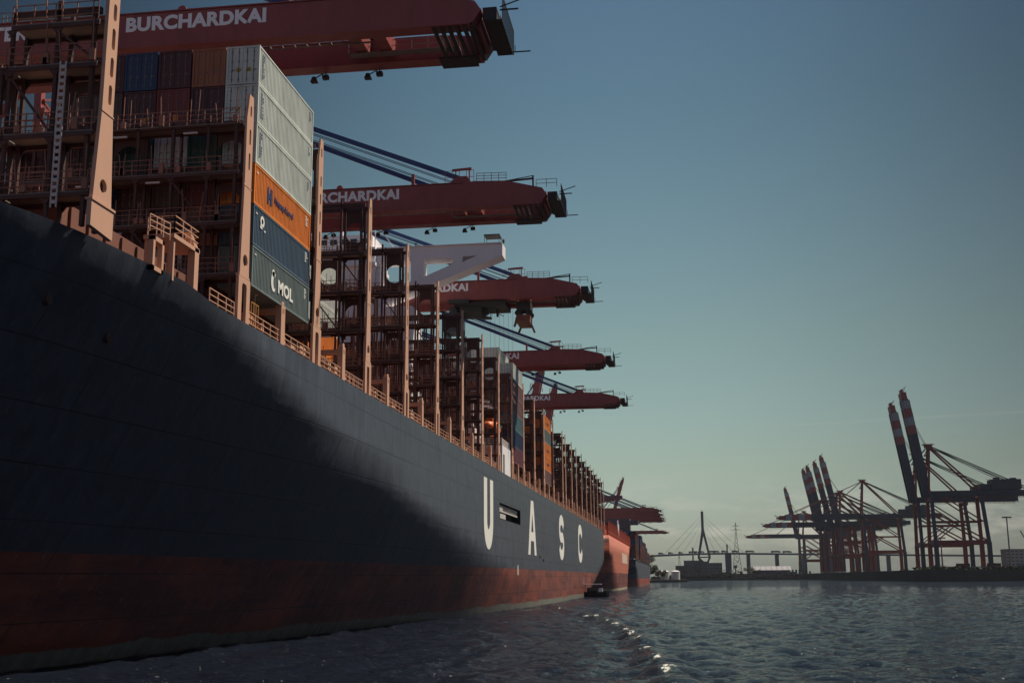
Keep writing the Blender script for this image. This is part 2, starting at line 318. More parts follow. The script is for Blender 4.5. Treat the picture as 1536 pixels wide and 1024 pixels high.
# ------------------------------------------------------------------ water
def make_water():
    rs = [0.0] + list(np.geomspace(6, 24, 50)) + list(np.geomspace(24.15, 650, 620)) + list(np.geomspace(656, 9000, 100))

    # fine angular steps only where the picture looks
    a0, a1 = R(48), R(118)
    ang = np.concatenate([np.linspace(a0, a1, 1100, endpoint=False), np.linspace(a1, a0 + 2 * PI, 140, endpoint=False)])
    na = len(ang)
    rr = np.array(rs[1:]); Rg, A = np.meshgrid(rr, ang, indexing='ij')
    X = Rg * np.cos(A); Y = Rg * np.sin(A)
    rnd = np.random.RandomState(3); Z = np.zeros_like(X)
    for i in range(64):
        lam = .8 * (1.10 ** i) if i < 26 else rnd.uniform(1.2, 7.5)
        lam = min(lam, 9); th = R(205) + rnd.normal(0, .75); k = 2 * PI / lam; amp = .0105 * lam ** .92 * rnd.uniform(.6, 1.3)
        fade = np.clip((lam * 110 - Rg) / (lam * 60), 0, 1)
        ph = k * (X * math.cos(th) + Y * math.sin(th)) + rnd.uniform(0, 6.3)
        wv = np.sin(ph + .35 * np.sin(.13 * X + i) + .35 * np.sin(.11 * Y + 2 * i)); Z += amp * .43 * fade * (wv + .4 * np.cos(2 * ph))
    # the wash of a passing launch: a curved train of crests
    path = [(-27, 238), (-20.7, 207), (-15.4, 177), (-9.5, 148), (-6.3, 125), (-4.6, 107), (-3.2, 93), (-1.9, 78), (-1.0, 66), (.2, 56)]
    foam = np.zeros_like(X)
    P = np.array(path)
    d = np.full(X.shape, 1e9); tpar = np.zeros_like(X); side = np.zeros_like(X); acc = 0
    for (x0, y0), (x1, y1) in zip(P, P[1:]):
        vx, vy = x1 - x0, y1 - y0; ln = math.hypot(vx, vy)
        t = np.clip(((X - x0) * vx + (Y - y0) * vy) / ln ** 2, 0, 1)
        dx = X - (x0 + t * vx); dy = Y - (y0 + t * vy); dd = np.hypot(dx, dy); s_ = np.sign(dx * vy - dy * vx)
        u = dd < d; d = np.where(u, dd, d); tpar = np.where(u, acc + t * ln, tpar); side = np.where(u, s_, side); acc += ln
    sd_ = d * side
    mod = .55 + .45 * np.sin(tpar * .42 + .8 * np.sin(tpar * .17)); far = np.clip(1 - (tpar / acc - .95) * 20, 0, 1)
    ridge = .42 * np.exp(-((sd_ + .4) / 1.1) ** 2) - .22 * np.exp(-((sd_ - 2.0) / 1.5) ** 2) + .2 * np.exp(-((sd_ + 4.5) / 1.6) ** 2) + .12 * np.exp(-((sd_ + 9) / 2.) ** 2)
    Z += ridge * (.45 + .55 * mod) * far
    cl = np.clip((np.sin(tpar * .55 + 1.3) + .6 * np.sin(tpar * 1.37) - .25) * 1.6, 0, 1)
    foam = np.exp(-((sd_ + .2) / .42) ** 2) * cl * far * (tpar > 14) * .68
    # small whitecaps and lap along the hull
    for cx, cy, cr_ in ((38, 130, .5), (55, 150, .5), (30, 92, .35), (47, 205, .6), (60, 118, .4), (21, 72, .3), (12, 160, .4), (-14, 96, .25), (-17, 88, .3), (-26, 205, .9)):
        foam = np.maximum(foam, .58 * np.exp(-(((X - cx) / (cr_ * 2)) ** 2 + ((Y - cy) / cr_) ** 2)))
    verts = np.concatenate([[[0, 0, 0]], np.stack([X, Y, Z], -1).reshape(-1, 3)])
    nr = len(rr); idx = 1 + np.arange(nr * na).reshape(nr, na); nx = np.roll(idx, -1, 1)
    quads = np.stack([idx[:-1], idx[1:], nx[1:], nx[:-1]], -1).reshape(-1, 4)
    tris = np.stack([np.zeros(na, int), idx[0], nx[0]], -1)
    me = bpy.data.meshes.new('water'); nq = len(quads); ntri = len(tris)
    me.vertices.add(len(verts)); me.vertices.foreach_set('co', verts.ravel())
    me.loops.add(nq * 4 + ntri * 3); me.loops.foreach_set('vertex_index', np.concatenate([quads.ravel(), tris.ravel()]).astype(np.int32))
    me.polygons.add(nq + ntri); me.polygons.foreach_set('loop_start', np.concatenate([np.arange(nq) * 4, nq * 4 + np.arange(ntri) * 3]).astype(np.int32))
    me.polygons.foreach_set('use_smooth', np.ones(nq + ntri, bool))
    me.update(calc_edges=True)
    at = me.attributes.new('foam', 'FLOAT', 'POINT'); at.data.foreach_set('value', np.concatenate([[0], foam.ravel()]).astype(np.float32))
    m = bpy.data.materials.new('water'); m.use_nodes = True; t = m.node_tree; n = t.nodes; l = t.links; p = n['Principled BSDF']
    p.inputs['Base Color'].default_value = (.013, .017, .030, 1); p.inputs['Specular Tint'].default_value = (.46, .55, 1, 1); p.inputs['Specular IOR Level'].default_value = .17; p.inputs['Roughness'].default_value = .05; p.inputs['IOR'].default_value = 1.33
    g = n.new('ShaderNodeNewGeometry')
    def nz_(sc, sy, det, rot=0.4):
        mp = n.new('ShaderNodeMapping'); mp.inputs['Scale'].default_value = (sc, sy, sc); mp.inputs['Rotation'].default_value = (0, 0, rot); l.new(g.outputs['Position'], mp.inputs[0])
        z = n.new('ShaderNodeTexNoise'); z.inputs['Scale'].default_value = 1; z.inputs['Detail'].default_value = det; z.inputs['Roughness'].default_value = .6; l.new(mp.outputs[0], z.inputs[0]); return z.outputs[0]
    b1 = n.new('ShaderNodeBump'); b1.inputs['Strength'].default_value = 1; b1.inputs['Distance'].default_value = .75; l.new(nz_(1.0, 1.5, 9), b1.inputs['Height'])
    b2 = n.new('ShaderNodeBump'); b2.inputs['Strength'].default_value = 1; b2.inputs['Distance'].default_value = .8; l.new(nz_(.28, .6, 8, .15), b2.inputs['Height']); l.new(b1.outputs[0], b2.inputs['Normal'])
    b3 = n.new('ShaderNodeBump'); b3.inputs['Strength'].default_value = 1; b3.inputs['Distance'].default_value = .22; l.new(nz_(4, 6, 5, -.5), b3.inputs['Height']); l.new(b2.outputs[0], b3.inputs['Normal'])
    l.new(b3.outputs[0], p.inputs['Normal'])
    a = n.new('ShaderNodeAttribute'); a.attribute_name = 'foam'
    fz = nz_(4, 2.5, 9)
    fy = n.new('ShaderNodeMath'); fy.operation = 'MULTIPLY_ADD'; l.new(fz, fy.inputs[0]); fy.inputs[1].default_value = 3.0; fy.inputs[2].default_value = -1.0
    f1 = n.new('ShaderNodeMath'); f1.operation = 'ADD'; l.new(a.outputs['Fac'], f1.inputs[0]); l.new(fy.outputs[0], f1.inputs[1])
    f2 = n.new('ShaderNodeMapRange'); f2.inputs[1].default_value = 1.0; f2.inputs[2].default_value = 1.3; l.new(f1.outputs[0], f2.inputs[0])
    d_ = n.new('ShaderNodeBsdfDiffuse'); d_.inputs[0].default_value = (.66, .66, .58, 1); mxs = n.new('ShaderNodeMixShader')
    l.new(f2.outputs[0], mxs.inputs[0]); l.new(p.outputs[0], mxs.inputs[1]); l.new(d_.outputs[0], mxs.inputs[2])
    l.new(mxs.outputs[0], n['Material Output'].inputs[0])
    me.materials.append(m); o = ob('water', me); o['kind'] = 'structure'
make_water()

# ------------------------------------------------------------------ hulls
def lerp_tab(tab, x):
    if x <= tab[0][0]: return tab[0][1]
    for (a, b_), (c, d) in zip(tab, tab[1:]):
        if x <= c:
            t = (x - a) / (c - a); t = t * t * (3 - 2 * t) * .25 + t * .75; return b_ + (d - b_) * t
    return tab[-1][1]
XC, XS = -57.5, -28.2                        # centreline and flat side of the main ship
deckX = [(12, -57.5), (16, -52), (22, -45.5), (30, -39), (38, -33.6), (44, -30.6), (49, -28.95), (54, -28.32), (60, -28.22), (66, -28.2)]
dT = [(15, 40), (40, 20), (50, 15.5), (67, 12.4), (81, 10.6), (104, 8.9), (127, 7.4), (149, 5.6), (172, 3.4), (200, 1.6), (235, .3), (250, 0)]
zpT = [(10, 29), (50, 24.5), (60, 23.2), (68, 22), (76, 20.5), (88, 18), (104, 16), (121, 13.6), (150, 10.8), (172, 8.2), (200, 6), (250, 4)]
def hullX(y, z):
    zz = min(z, 22)
    x = lerp_tab(deckX, y)
    d = lerp_tab(dT, y); zp = lerp_tab(zpT, y)
    if zz < zp: x -= d * ((zp - zz) / zp) ** 1.06
    # run of the stern
    ys = 352 + max(0, zz) * 7.0
    if y > ys: x -= min(29, ((y - ys) / 60) ** 1.7 * 14 * max(0, (13 - zz)) / 13)
    if y > 395: x -= ((y - 395) / 60) ** 2 * 1.2
    return max(x, -200) if x > XC else XC
def hull_mesh():
    ys = [12, 14, 17, 20, 24, 28, 32, 36, 40, 44, 47, 50, 53, 56, 60, 64, 68, 72, 76, 80, 84, 88, 92, 96, 100, 105, 110, 115, 120, 126, 132, 138, 145, 152, 160, 168, 176,
          184.2, 196, 208.6, 218, 228, 240, 255, 270, 290, 310, 330, 345, 360, 375, 390, 400, 410, 420, 430, 438, 444, 447.5]
    zs = [-3, -1.2, 0, 1, 2, 3, 4, 5, 6, 7, 8, 9, 10, 11, 12, 13, 13.8, 14.6, 17.1, 17.8, 18.5, 19.3, 20, 20.7, 21.4, 22.05]
    zs_top = lambda y: 22.05 + (0.55 * min(1, max(0, (67 - y) / 1.0)) if y < 67 else 0)
    V = []; F = []
    for y in ys:
        for z in zs:
            zz = zs_top(y) if z == zs[-1] else z
            V.append((hullX(y, zz), y, zz))
    nz_ = len(zs); ny = len(ys)
    for i in range(ny - 1):
        for j in range(nz_ - 1):
            if abs(ys[i] - 184.2) < .1 and zs[j] == 14.6: continue
            if abs(ys[i] - 196) < .1 and zs[j] == 14.6: continue
            a = i * nz_ + j; F.append((a, a + 1, a + nz_ + 1, a + nz_))
    n0 = len(V)
    for k in range(n0): V.append((2 * XC - V[k][0], V[k][1], V[k][2]))
    for i in range(ny - 1):
        for j in range(nz_ - 1):
            a = n0 + i * nz_ + j; F.append((a, a + nz_, a + nz_ + 1, a + 1))
    a = (ny - 1) * nz_
    for j in range(nz_ - 1): F.append((a + j, a + j + 1, n0 + a + j + 1, n0 + a + j))
    for j in range(nz_ - 1): F.append((j, n0 + j, n0 + j + 1, j + 1))
    me = bpy.data.meshes.new('hull'); me.from_pydata(V, [], F); me.update()
    bm = bmesh.new(); bm.from_mesh(me); bmesh.ops.remove_doubles(bm, verts=bm.verts, dist=.001); bmesh.ops.recalc_face_normals(bm, faces=bm.faces)
    for f in bm.faces: f.smooth = len(f.verts) == 4 and abs(f.normal.y) < .9
    bm.to_mesh(me); bm.free(); me.materials.append(M['hull']); return me
ship = thing('container_ship', 'huge dark navy container ship with white U A S C letters, nearest to the camera', 'ship', (0, 0, 0))
ob('hull', hull_mesh(), ship)
mb = MB()                                     # main deck and hatch covers
dk = [(hullX(y, 22) - .35, y) for y in (16, 20, 24, 28, 32, 36, 40, 44, 47, 50, 53, 56, 60, 64, 70, 120, 250, 395, 405, 415, 425, 435, 446)]
dk2 = [(2 * XC - x, y) for x, y in reversed(dk)]
mb.prism([(x - .15 if i < len(dk) else x + .15, y) for i, (x, y) in enumerate(dk + dk2)], lambda p, k: (p[0], p[1], 21.7 + .25 * k))
build(mb, 'deck', M['deck'], ship)
LBY = [53.4, 72.8, 88.8, 104.5, 120.2, 136.4, 152.9, 169.0, 184.7, 200.1, 214.9, 231.4, 247.8, 266.4, 287.5, 295.0, 312, 326, 343.5, 360.6, 377.5, 391, 408, 425.5, 441.5]
mb = MB()
for a, b_ in zip(LBY, LBY[1:]):
    if b_ - a < 10: continue
    if 180 < a < 190: continue
    mb.box(-31.3, -83.7, a + 1.3, b_ - 1.3, 21.95, 24.75)
    for k in range(9): mb.box(-31.15, -31.3, a + 2 + k * (b_ - a - 4) / 8, a + 2.25 + k * (b_ - a - 4) / 8, 22.4, 24.6)
build(mb, 'hatch_cover', M['deck'], ship)

# recess with the folded pilot ladder gangway
mb = MB(); y0, y1, z0, z1 = 184.2, 208.6, 14.6, 17.1
mb.box(XS - 1.7, XS - 1.5, y0, y1, z0, z1); mb.box(XS - 1.5, XS - .02, y0, y1, z0 - .12, z0 - .005); mb.box(XS - 1.5, XS - .02, y0, y1, z1 + .005, z1 + .12)
mb.box(XS - 1.5, XS - .02, y0 - .12, y0 - .005, z0, z1); mb.box(XS - 1.5, XS - .02, y1 + .005, y1 + .12, z0, z1)
rec = build(mb, 'gangway_recess', M['dark'], ship)
mb = MB()
for zz in (15.9, 16.7): mb.bar((XS - .35, 184.6, zz), (XS - .35, 206.5, zz), .16, .22)
for k in range(22): mb.bar((XS - .35, 184.8 + k, 15.9), (XS - .35, 184.8 + k, 16.7), .10)
mb.box(XS - .45, XS - .3, 184.6, 189.5, 15.95, 16.7); mb.box(XS - .5, XS - .2, 186, 192, 14.75, 15.5)
build(mb, 'folded_gangway', M['lamp'], rec)

# big letters on the side (real paint film, 6 mm proud)
def hull_shape(loops, name='letter'):
    mb = MB(); mb.plate(loops, lambda p, k: (XS + .006 + .02 * k, p[0], p[1])); build(mb, name, M['text_white'], ship)
def stroke_letter(path, wv, name):            # wide stroke along a path in (Y,Z)
    n = len(path); Lf = []; Rt = []
    for i, p in enumerate(path):
        a = path[max(0, i - 1)]; b_ = path[min(n - 1, i + 1)]; tx, tz = b_[0] - a[0], b_[1] - a[1]; q = math.hypot(tx, tz)
        nx_, nz__ = -tz / q, tx / q; Lf.append((p[0] + nx_ * wv / 2, p[1] + nz__ * wv / 2)); Rt.append((p[0] - nx_ * wv / 2, p[1] - nz__ * wv / 2))
    mb = MB(); vs = []; fs = []
    for i in range(n):
        for q in (Lf[i], Rt[i]):
            vs.append((XS + .006, q[0], q[1])); vs.append((XS + .026, q[0], q[1]))
    for i in range(n - 1):
        a = 4 * i; fs += [(a, a + 2, a + 6, a + 4), (a + 1, a + 5, a + 7, a + 3), (a, a + 4, a + 5, a + 1), (a + 2, a + 3, a + 7, a + 6)]
    fs += [(0, 1, 3, 2), (4 * n - 4, 4 * n - 2, 4 * n - 1, 4 * n - 3)]
    mb.add(vs, fs); build(mb, name, M['text_white'], ship)
def arc(cx, cz, rx, rz, a0, a1, n=14): return [(cx + rx * math.cos(R(a0 + (a1 - a0) * i / n)), cz + rz * math.sin(R(a0 + (a1 - a0) * i / n))) for i in range(n + 1)]
zb, zt = 9.7, 19.9
cy = 173.4; hw = 4.3; sw = 3.0
stroke_letter([(cy - hw + sw/2, zt), (cy - hw + sw/2, zt - 3)] + arc(cy, zb + 4.0, hw - sw/2, 4.0 - sw/2 + .2, 180, 360) + [(cy + hw - sw/2, zt - 3), (cy + hw - sw/2, zt)], 2.9, 'letter')
cy = 225.3; hw = 6.3
hull_shape([[(cy - hw, zb), (cy - 1.9, zt), (cy + 1.9, zt), (cy + hw, zb), (cy + hw - 3.1, zb), (cy + 2.3, zb + 2.6), (cy - 2.3, zb + 2.6), (cy - hw + 3.1, zb)], [(cy - 1.75, zb + 4.3), (cy + 1.75, zb + 4.3), (cy, zt - 2.3)]])
cy = 281.0; hw = 6.0
stroke_letter(arc(cy, zt - 3.2, hw - 1.4, 3.2 - 1.0, 15, 90, 6) + arc(cy, zt - 3.2, hw - 1.4, 2.2, 95, 245, 9) + [(cy, (zb + zt) / 2)] + arc(cy, zb + 3.2, hw - 1.4, 2.2, 65, -90, 9) + arc(cy, zb + 3.2, hw - 1.4, 2.2, -95, -165, 6), 2.3, 'letter')
cy = 333.0; hw = 7.0
stroke_letter(arc(cy, zt - 3.5, hw - 1.6, 2.4, 10, 170, 12) + [(cy - hw + 1.6, zb + 4)] + arc(cy, zb + 3.5, hw - 1.6, 2.4, 190, 350, 12), 2.5, 'letter')
for y, z in ((237, 9.6), (243, 9.0)): build(MB().tube((XS - .1, y, z), (XS + .12, y, z), .35, 10), 'discharge_pipe', M['dark'], ship)
build(MB().box(XS, XS + .02, 204.4, 205.2, 5.9, 7.6), 'draught_mark', M['text_white'], ship)
for y, z in ((53.6, 19.2), (59.5, 18.4), (50, 17.9)):
    x = hullX(y, z); build(MB().tube((x - .3, y, z), (x + .12, y, z), .3, 10), 'fairlead', M['lash'], ship)

# deck-edge railing, panels and stubs
mb = MB()
for a, b_ in zip(LBY, LBY[1:]):
    yb = b_
    pts = [(hullX(a + 1.2, 22) - .25, a + 1.2, 21.95 if a > 60 else 22.6), (hullX(b_ - 1.2, 22) - .25, b_ - 1.2, 21.95 if a > 60 else 21.95)]
    if a < 60: pts = [(-28.45, 67.5, 21.95), (-28.45, 71.6, 21.95)]
    railing(mb, pts, 1.15, 1.5, .055, 2)
build(mb, 'deck_railing', M['post'], ship)
LK = []; BO = []
rnd = random.Random(5)
for a, b_ in zip(LBY[1:], LBY[2:]):
    if b_ - a < 10: continue
    mid = (a + b_) / 2
    for k in range(7):                        # vent covers, chocks and panels behind the rail
        y = a + 2.2 + k * (b_ - a - 4.4) / 5 + rnd.uniform(-.3, .3)
        if abs(y - mid) < 1: continue
        if rnd.random() < .25: continue
        wd = rnd.uniform(.5, 1.5); LK.append((y, wd, rnd.uniform(.85, 1.15)))
    for k in range(3):
        y = a + rnd.uniform(2.5, 12.5); BO.append(y)
LK = LK[:90]; BO = BO[:60]
for y, wd, hh in LK: build(MB().box(-28.62, -29.2, y - wd / 2, y + wd / 2, 21.95, 21.95 + hh), 'deck_locker', M['post'], ship)
bol = MB().tube((0, 0, 0), (0, 0, 1.05), .22, 8).mesh('vent_pipe', M['post'])
for y in BO: ob('vent_pipe', bol, ship, (-29.8, y, 21.95))

# ------------------------------------------------------------------ lashing bridges
CX = [-28.25 - .28] + [-30.95 - 2.53 * k for k in range(22)]
LV = [24.6, 28.0, 31.7, 35.4]; TOP = 40.9
def slot(y, z, w_, h_):
    r_ = w_ / 2; return arc(y, z + h_ / 2 - r_, r_, r_, 0, 180, 6) + arc(y, z - h_ / 2 + r_, r_, r_, 180, 360, 6)
def circ(y, z, r_, n=20): return [(y + r_ * math.cos(2 * PI * i / n), z + r_ * math.sin(2 * PI * i / n)) for i in range(n)]
def post_mesh(ztop, zbase=25.2, wb=.82, wt=.58, split=30.6):
    mb = MB(); f = lambda p, k: (-28.28 - .16 * k, p[0], p[1])
    hs = [circ(0.05, zbase + 1.05, .42)]
    z = split + 1.2
    hh = [1.25, 1.15, .95, .95, .95]
    for q in hh:
        if z + q > ztop - 2.0: break
        hs.append(slot(0.08, z + q / 2, .30, q)); z += q + .55
    hs.append(slot(.08, ztop - 1.15, .28, .8))
    mb.plate([[(-wb, zbase), (wb - .05, zbase), (wt, split), (wt, ztop - 1.8), (wt - .12, ztop), (-wt + .35, ztop), (-wt + .2, ztop - .9), (-wt, ztop - 1.8), (-wt, split)]] + hs, f)
    mb.box(-28.26, -28.3, -.75, .7, split - .05, split + .03)
    mb.box(-28.25, -28.55, -wb - .1, wb + .05, zbase - .14, zbase - .0)
    return mb.mesh('side_post', M['post'])
def portal_mesh(zt_, zb_=21.95):
    mb = MB(); f = lambda p, k: (-28.25 - .2 * k, p[0], p[1])
    hole = [(-.42, zb_ + .02), (.42, zb_ + .02), (.42, zt_ - .75), (.30, zt_ - .55), (-.30, zt_ - .55), (-.42, zt_ - .75)]
    mb.plate([[(-1.05, zb_), (1.05, zb_), (1.05, zt_ - .16), (-1.05, zt_ - .16)], hole], f); return mb.mesh('post_base', M['post'])
def panel_mesh(nlev=4, width=len(CX), top=40.3):
    mb = MB(); xs = CX[:width]; lv = LV[:nlev] + [top]
    for j in range(nlev):
        for i in range(len(xs) - 1):
            if j == nlev - 1 and i % 3 == 0: r_ = 1.0
            elif j == 1 and i % 4 == 0: r_ = .92
            else: continue
            x0, x1 = xs[i + 1] + .14, xs[i] - .14
            if i == 0: x1 = xs[0] - .35
            z0, z1 = lv[j] + .07, lv[j + 1] - .38
            for y in (.60,):
                mb.plate([[(x0, z0), (x1, z0), (x1, z1), (x0, z1)], circ((x0 + x1) / 2, (z0 + z1) / 2 + .1, min(r_, (z1 - z0) / 2 - .15))], lambda p, k: (p[0], .60 + .06 * k, p[1]))
    return mb
def frame_mesh(top=40.3, nlev=4, width=len(CX), zbase=21.95, seed=1):
    mb = panel_mesh(nlev, width, top); rnd = random.Random(seed); lv = LV[:nlev]
    xs = CX[:width]; xl = xs[-1]
    for i, x in enumerate(xs):
        for y in (-.65, .65):
            if i == 0: mb.box(x - .35, x - .55, y - .12, y + .12, zbase + .7, top); continue
            mb.box(x - .09, x + .09, y - .1, y + .1, zbase, top + (.5 if i % 2 else 0))
    for j, z in enumerate(lv):
        for y in (-.8, .8): mb.box(xs[0] - .1, xl, y - .07, y + .07, z - .22, z)
        for i in range(len(xs) - 1):
            x = xs[i]
            if (i + j) % 5 == 2 and j < nlev - 1: mb.bar((x, -.7, z), (xs[i + 1], -.7, (lv + [top])[j + 1] - .4), .12)
        for y in (-.78, .78):                  # gussets below every walkway
            for x in xs[1:]: mb.prism([(x - .3, z - .22), (x + .3, z - .22), (x + .09, z - .5), (x - .09, z - .5)], lambda p, k, y=y: (p[0], y - .04 + .08 * k, p[1]))
    for y in (-.65, .65): mb.box(xs[0] - .1, xl, y - .1, y + .1, top - .35, top)
    return mb.mesh('lashing_frame', M['lash'])
def walk_mesh(nlev=4, width=len(CX), seed=2):
    mb = MB(); xs = CX[:width]; rnd = random.Random(seed)
    for j, z in enumerate(LV[:nlev]): mb.box(xs[0] - .1, xs[-1], -.85, .85, z + .01, z + .07)
    mb.cur = 1
    for j, z in enumerate(LV[:nlev]):
        for i in range(1, len(xs) - 1):
            if (i + j) % 2 == 0: mb.box(xs[i] - 1.7, xs[i] - .7, -.86, -.99, z - .62, z - .5)
    return mb.mesh('walkway', [M['grate'], M['lamp']])
def rail_mesh(nlev=4, width=len(CX)):
    mb = MB(); xs = CX[:width]
    for z in LV[:nlev]:
        for y in (-.82, .82): railing(mb, [(xs[0] - .2, y, z + .07), (xs[-1], y, z + .07)], 1.05, 1.27, .045, 2)
    # lashing rods, turnbuckles and hooks hanging along the rails
    rnd = random.Random(9)
    for z in LV[:nlev]:
        for i in range(len(xs) - 1):
            for q in range(2):
                x = xs[i] - rnd.uniform(.3, 2.3); mb.bar((x, -.9, z + .1), (x + rnd.uniform(-.25, .25), -.9, z + rnd.uniform(1.4, 2.6)), .05)
                if rnd.random() < .4: mb.box(x - .15, x + .15, -.95, -.75, z + .1, z + rnd.uniform(.4, .9))
    return mb.mesh('lashing_rail', M['rail'])
pm = post_mesh(TOP); bm_ = portal_mesh(25.2); fm = frame_mesh(); wm = walk_mesh(); rm = rail_mesh()
ladder = MB()
for y in (-1.15, -.8): ladder.bar((0, y, 22), (0, y, 40), .05)
for k in range(54): ladder.bar((0, -1.15, 22.2 + k * .33), (0, -.8, 22.2 + k * .33), .03)
lm = ladder.mesh('ladder', M['rail'])
def lash(y, pmesh=pm, base=bm_, fmesh=fm, lad=True, r=rm, wk=wm):
    o = ob('lashing_bridge', fmesh, ship, (0, y, 0))
    ob('side_post', pmesh, o)
    if base: ob('post_base', base, o)
    if wk: ob('walkway', wk, o)
    ob('walkway_railing', r, o)
    if lad:
        for x in (-33.9, -46.5): ob('ladder', lm, o, (x, 0, 0))
    return o
# nearest: lower, with a broad solid post
mb = MB(); f = lambda p, k: (-28.3 - .2 * k, p[0], p[1]); hs = [circ(0, 24.9, .36)]
z = 29.3
for q in (1.1, 1.1, 1.2, .95, 1.0):
    hs.append(slot(.1, z + q / 2, .34, q)); z += q + .42
mb.plate([[(-1.0, 24.0), (.95, 24.0), (.55, 28.8), (.55, 36.2), (-.55, 36.2), (-.62, 28.8)]] + [h for h in hs if max(p[1] for p in h) < 36] , f)
mb.box(-28.27, -28.33, -.66, .6, 28.74, 28.82)
p1 = mb.mesh('side_post', M['post'])
mb = MB(); mb.plate([[(-1.15, 22.55), (1.15, 22.35), (1.15, 23.85), (-1.15, 23.85)]], lambda p, k: (-28.25 - .25 * k, p[0], p[1])); mb.box(-28.2, -28.6, -1.2, 1.25, 23.86, 23.98)
b1 = mb.mesh('post_base', M['post'])
LV_ = LV; LV = [24.4, 27.6, 31.3, 33.6]
near = lash(53.4, p1, b1, frame_mesh(34.4, 4, 3, 21.95, 3), False, rail_mesh(4, 3), None)
for z in LV: build(MB().box(CX[0] - .1, CX[2], -.85, .85, z + .01, z + .07), 'walkway', M['grate'], near)
CXA = CX; CX = CX[2:]
nf = ob('inner_frame', frame_mesh(31.32, 2, len(CX), 21.95, 5), near); [build(MB().box(CX[0] - .1, CX[-1], -.85, .85, z + .01, z + .07), 'walkway', M['grate'], near) for z in LV[:3]]; ob('walkway_railing', rail_mesh(3, len(CX)), near)
CX = CXA
LV = LV_
near.location.x = -.1
LV = [25.2, 28.8, 32.3, 35.7]
lash(72.8, post_mesh(38.0, 25.2, .85, .6, 31.4), bm_, frame_mesh(35.95, 3, 23), False, rail_mesh(4), walk_mesh(4))
LV = LV_
for y in LBY[2:]: lash(y)
mb = MB()                                     # pale cable ladder down the inboard side of the foremost frame
for x in (-30.35, -30.65): mb.bar((x, 52.45, 23.6), (x, 52.45, 31.4), .07)
for k in range(20): mb.box(-30.35, -30.65, 52.40, 52.5, 23.8 + k * .38, 23.98 + k * .38)
build(mb, 'cable_ladder', M['lamp'], ship)
# stub posts halfway along each bay
mb = MB()
mb.prism([(-.42, 21.95), (.42, 21.95), (.42, 25.0), (-.42, 25.0)], lambda p, k: (-28.3 - .45 * k, p[0], p[1]))
mb.prism([(-.3, 25.0), (.3, 25.0), (.22, 25.3), (-.22, 25.3)], lambda p, k: (-28.35 - .35 * k, p[0], p[1]))
mb.box(-28.3, -31.2, -.25, .25, 24.4, 24.75)
sm = mb.mesh('container_stanchion', M['post'])
for a, b_ in zip(LBY[1:], LBY[2:]):
    if b_ - a > 10 and not 183 < a < 186: ob('container_stanchion', sm, ship, (0, (a + b_) / 2, 0))
# forecastle fittings: gallows with a railed platform beside the fore hatch
mb = MB()
mb.box(-28.6, -28.9, 59.2, 60.6, 22.5, 22.75); mb.box(-28.6, -28.9, 59.2, 60.6, 24.2, 24.45)
mb.box(-28.6, -28.9, 59.2, 59.45, 22.5, 24.45); mb.box(-28.6, -28.9, 60.35, 60.6, 22.5, 24.45)
mb.box(-28.5, -28.95, 64.6, 65.2, 22.2, 25.3); mb.box(-28.6, -28.9, 61.8, 62.0, 22.5, 25.0)
mb.box(-28.5, -30.4, 61.6, 65.3, 25.0, 25.25); mb.box(-30.2, -30.4, 61.8, 62.1, 22, 25); mb.box(-30.2, -30.4, 64.8, 65.1, 22, 25)
mb.prism([(64.6, 25.3), (65.2, 25.3), (64.2, 26.0), (63.9, 26.0)], lambda p, k: (-28.55 - .35 * k, p[0], p[1]))
railing(mb, [(-28.6, 58.6, 24.5), (-28.6, 61.2, 24.7)], 1.0, .9, .05); railing(mb, [(-30.2, 61.7, 25.25), (-28.55, 61.7, 25.25), (-28.55, 65.1, 25.25), (-30.2, 65.1, 25.25)], 1.1, 1.1, .05)
fp_ = build(mb, 'fairlead_platform', M['post'], ship); fp_.location = (0, .6, -.2)
mb = MB(); mb.tube((-29.2, 77.3, 22), (-29.2, 77.3, 25.2), .06, 8); mb.tube((-29.2, 77.3, 25.2), (-28.9, 77.1, 25.3), .28, 12); mb.box(-29.4, -29.0, 77.1, 77.6, 21.95, 22.3)
build(mb, 'deck_floodlight', M['lamp'], ship)
mb = MB()
for k in range(4): mb.bar((-28.5, 74.8 + k * .45, 22), (-28.5, 74.8 + k * .45, 23.9), .06)
mb.bar((-28.5, 74.8, 23.9), (-28.5, 76.2, 23.9), .06); mb.bar((-28.5, 74.8, 23.0), (-28.5, 76.2, 23.0), .06)
build(mb, 'boarding_gate', mat('gate_yellow', (.55, .25, .05), .5), ship)

# ------------------------------------------------------------------ bridge house
hb = thing  # (alias unused)
YH0, YH1 = 187.2, 197.6
mb = MB()
mb.box(-50.2, -66.0, YH0 + 1.5, YH1, 21.9, 61.0); mb.box(-43.8, -50.3, YH0 + 2.2, YH1 - .5, 29.6, 50.6); mb.box(-43.6, -50.3, YH0 + 1.9, YH1 - .4, 40.2, 40.5)
mb.box(-51.2, -64.8, YH0 + 3, YH1 + .3, 61.2, 63.7)
house = build(mb, 'deckhouse', M['white'], ship)
mb = MB(); mb.box(-49.9, -66.3, YH0 + .7, YH1, 57.6, 58.2)
for z in (25, 28, 31, 34, 37, 40, 43, 46, 49, 52, 55): mb.box(-50.0, -66.2, YH0 + 1.3, YH0 + 1.48, z, z + .12)
build(mb, 'deck_edge', M['white'], house)
wb_ = [(x, x - 1.0, YH0 + 1.44, YH0 + 1.6, 59.0, 60.4) for x in np.arange(-51.3, -65, -1.35)]
wb_ += [(x, x - .8, YH0 + 1.44, YH0 + 1.6, z, z + .95) for z in (54.2, 51, 48, 45, 42, 39, 36, 33, 30) for x in (-52.3, -55.0, -57.7, -60.4, -63.1)]
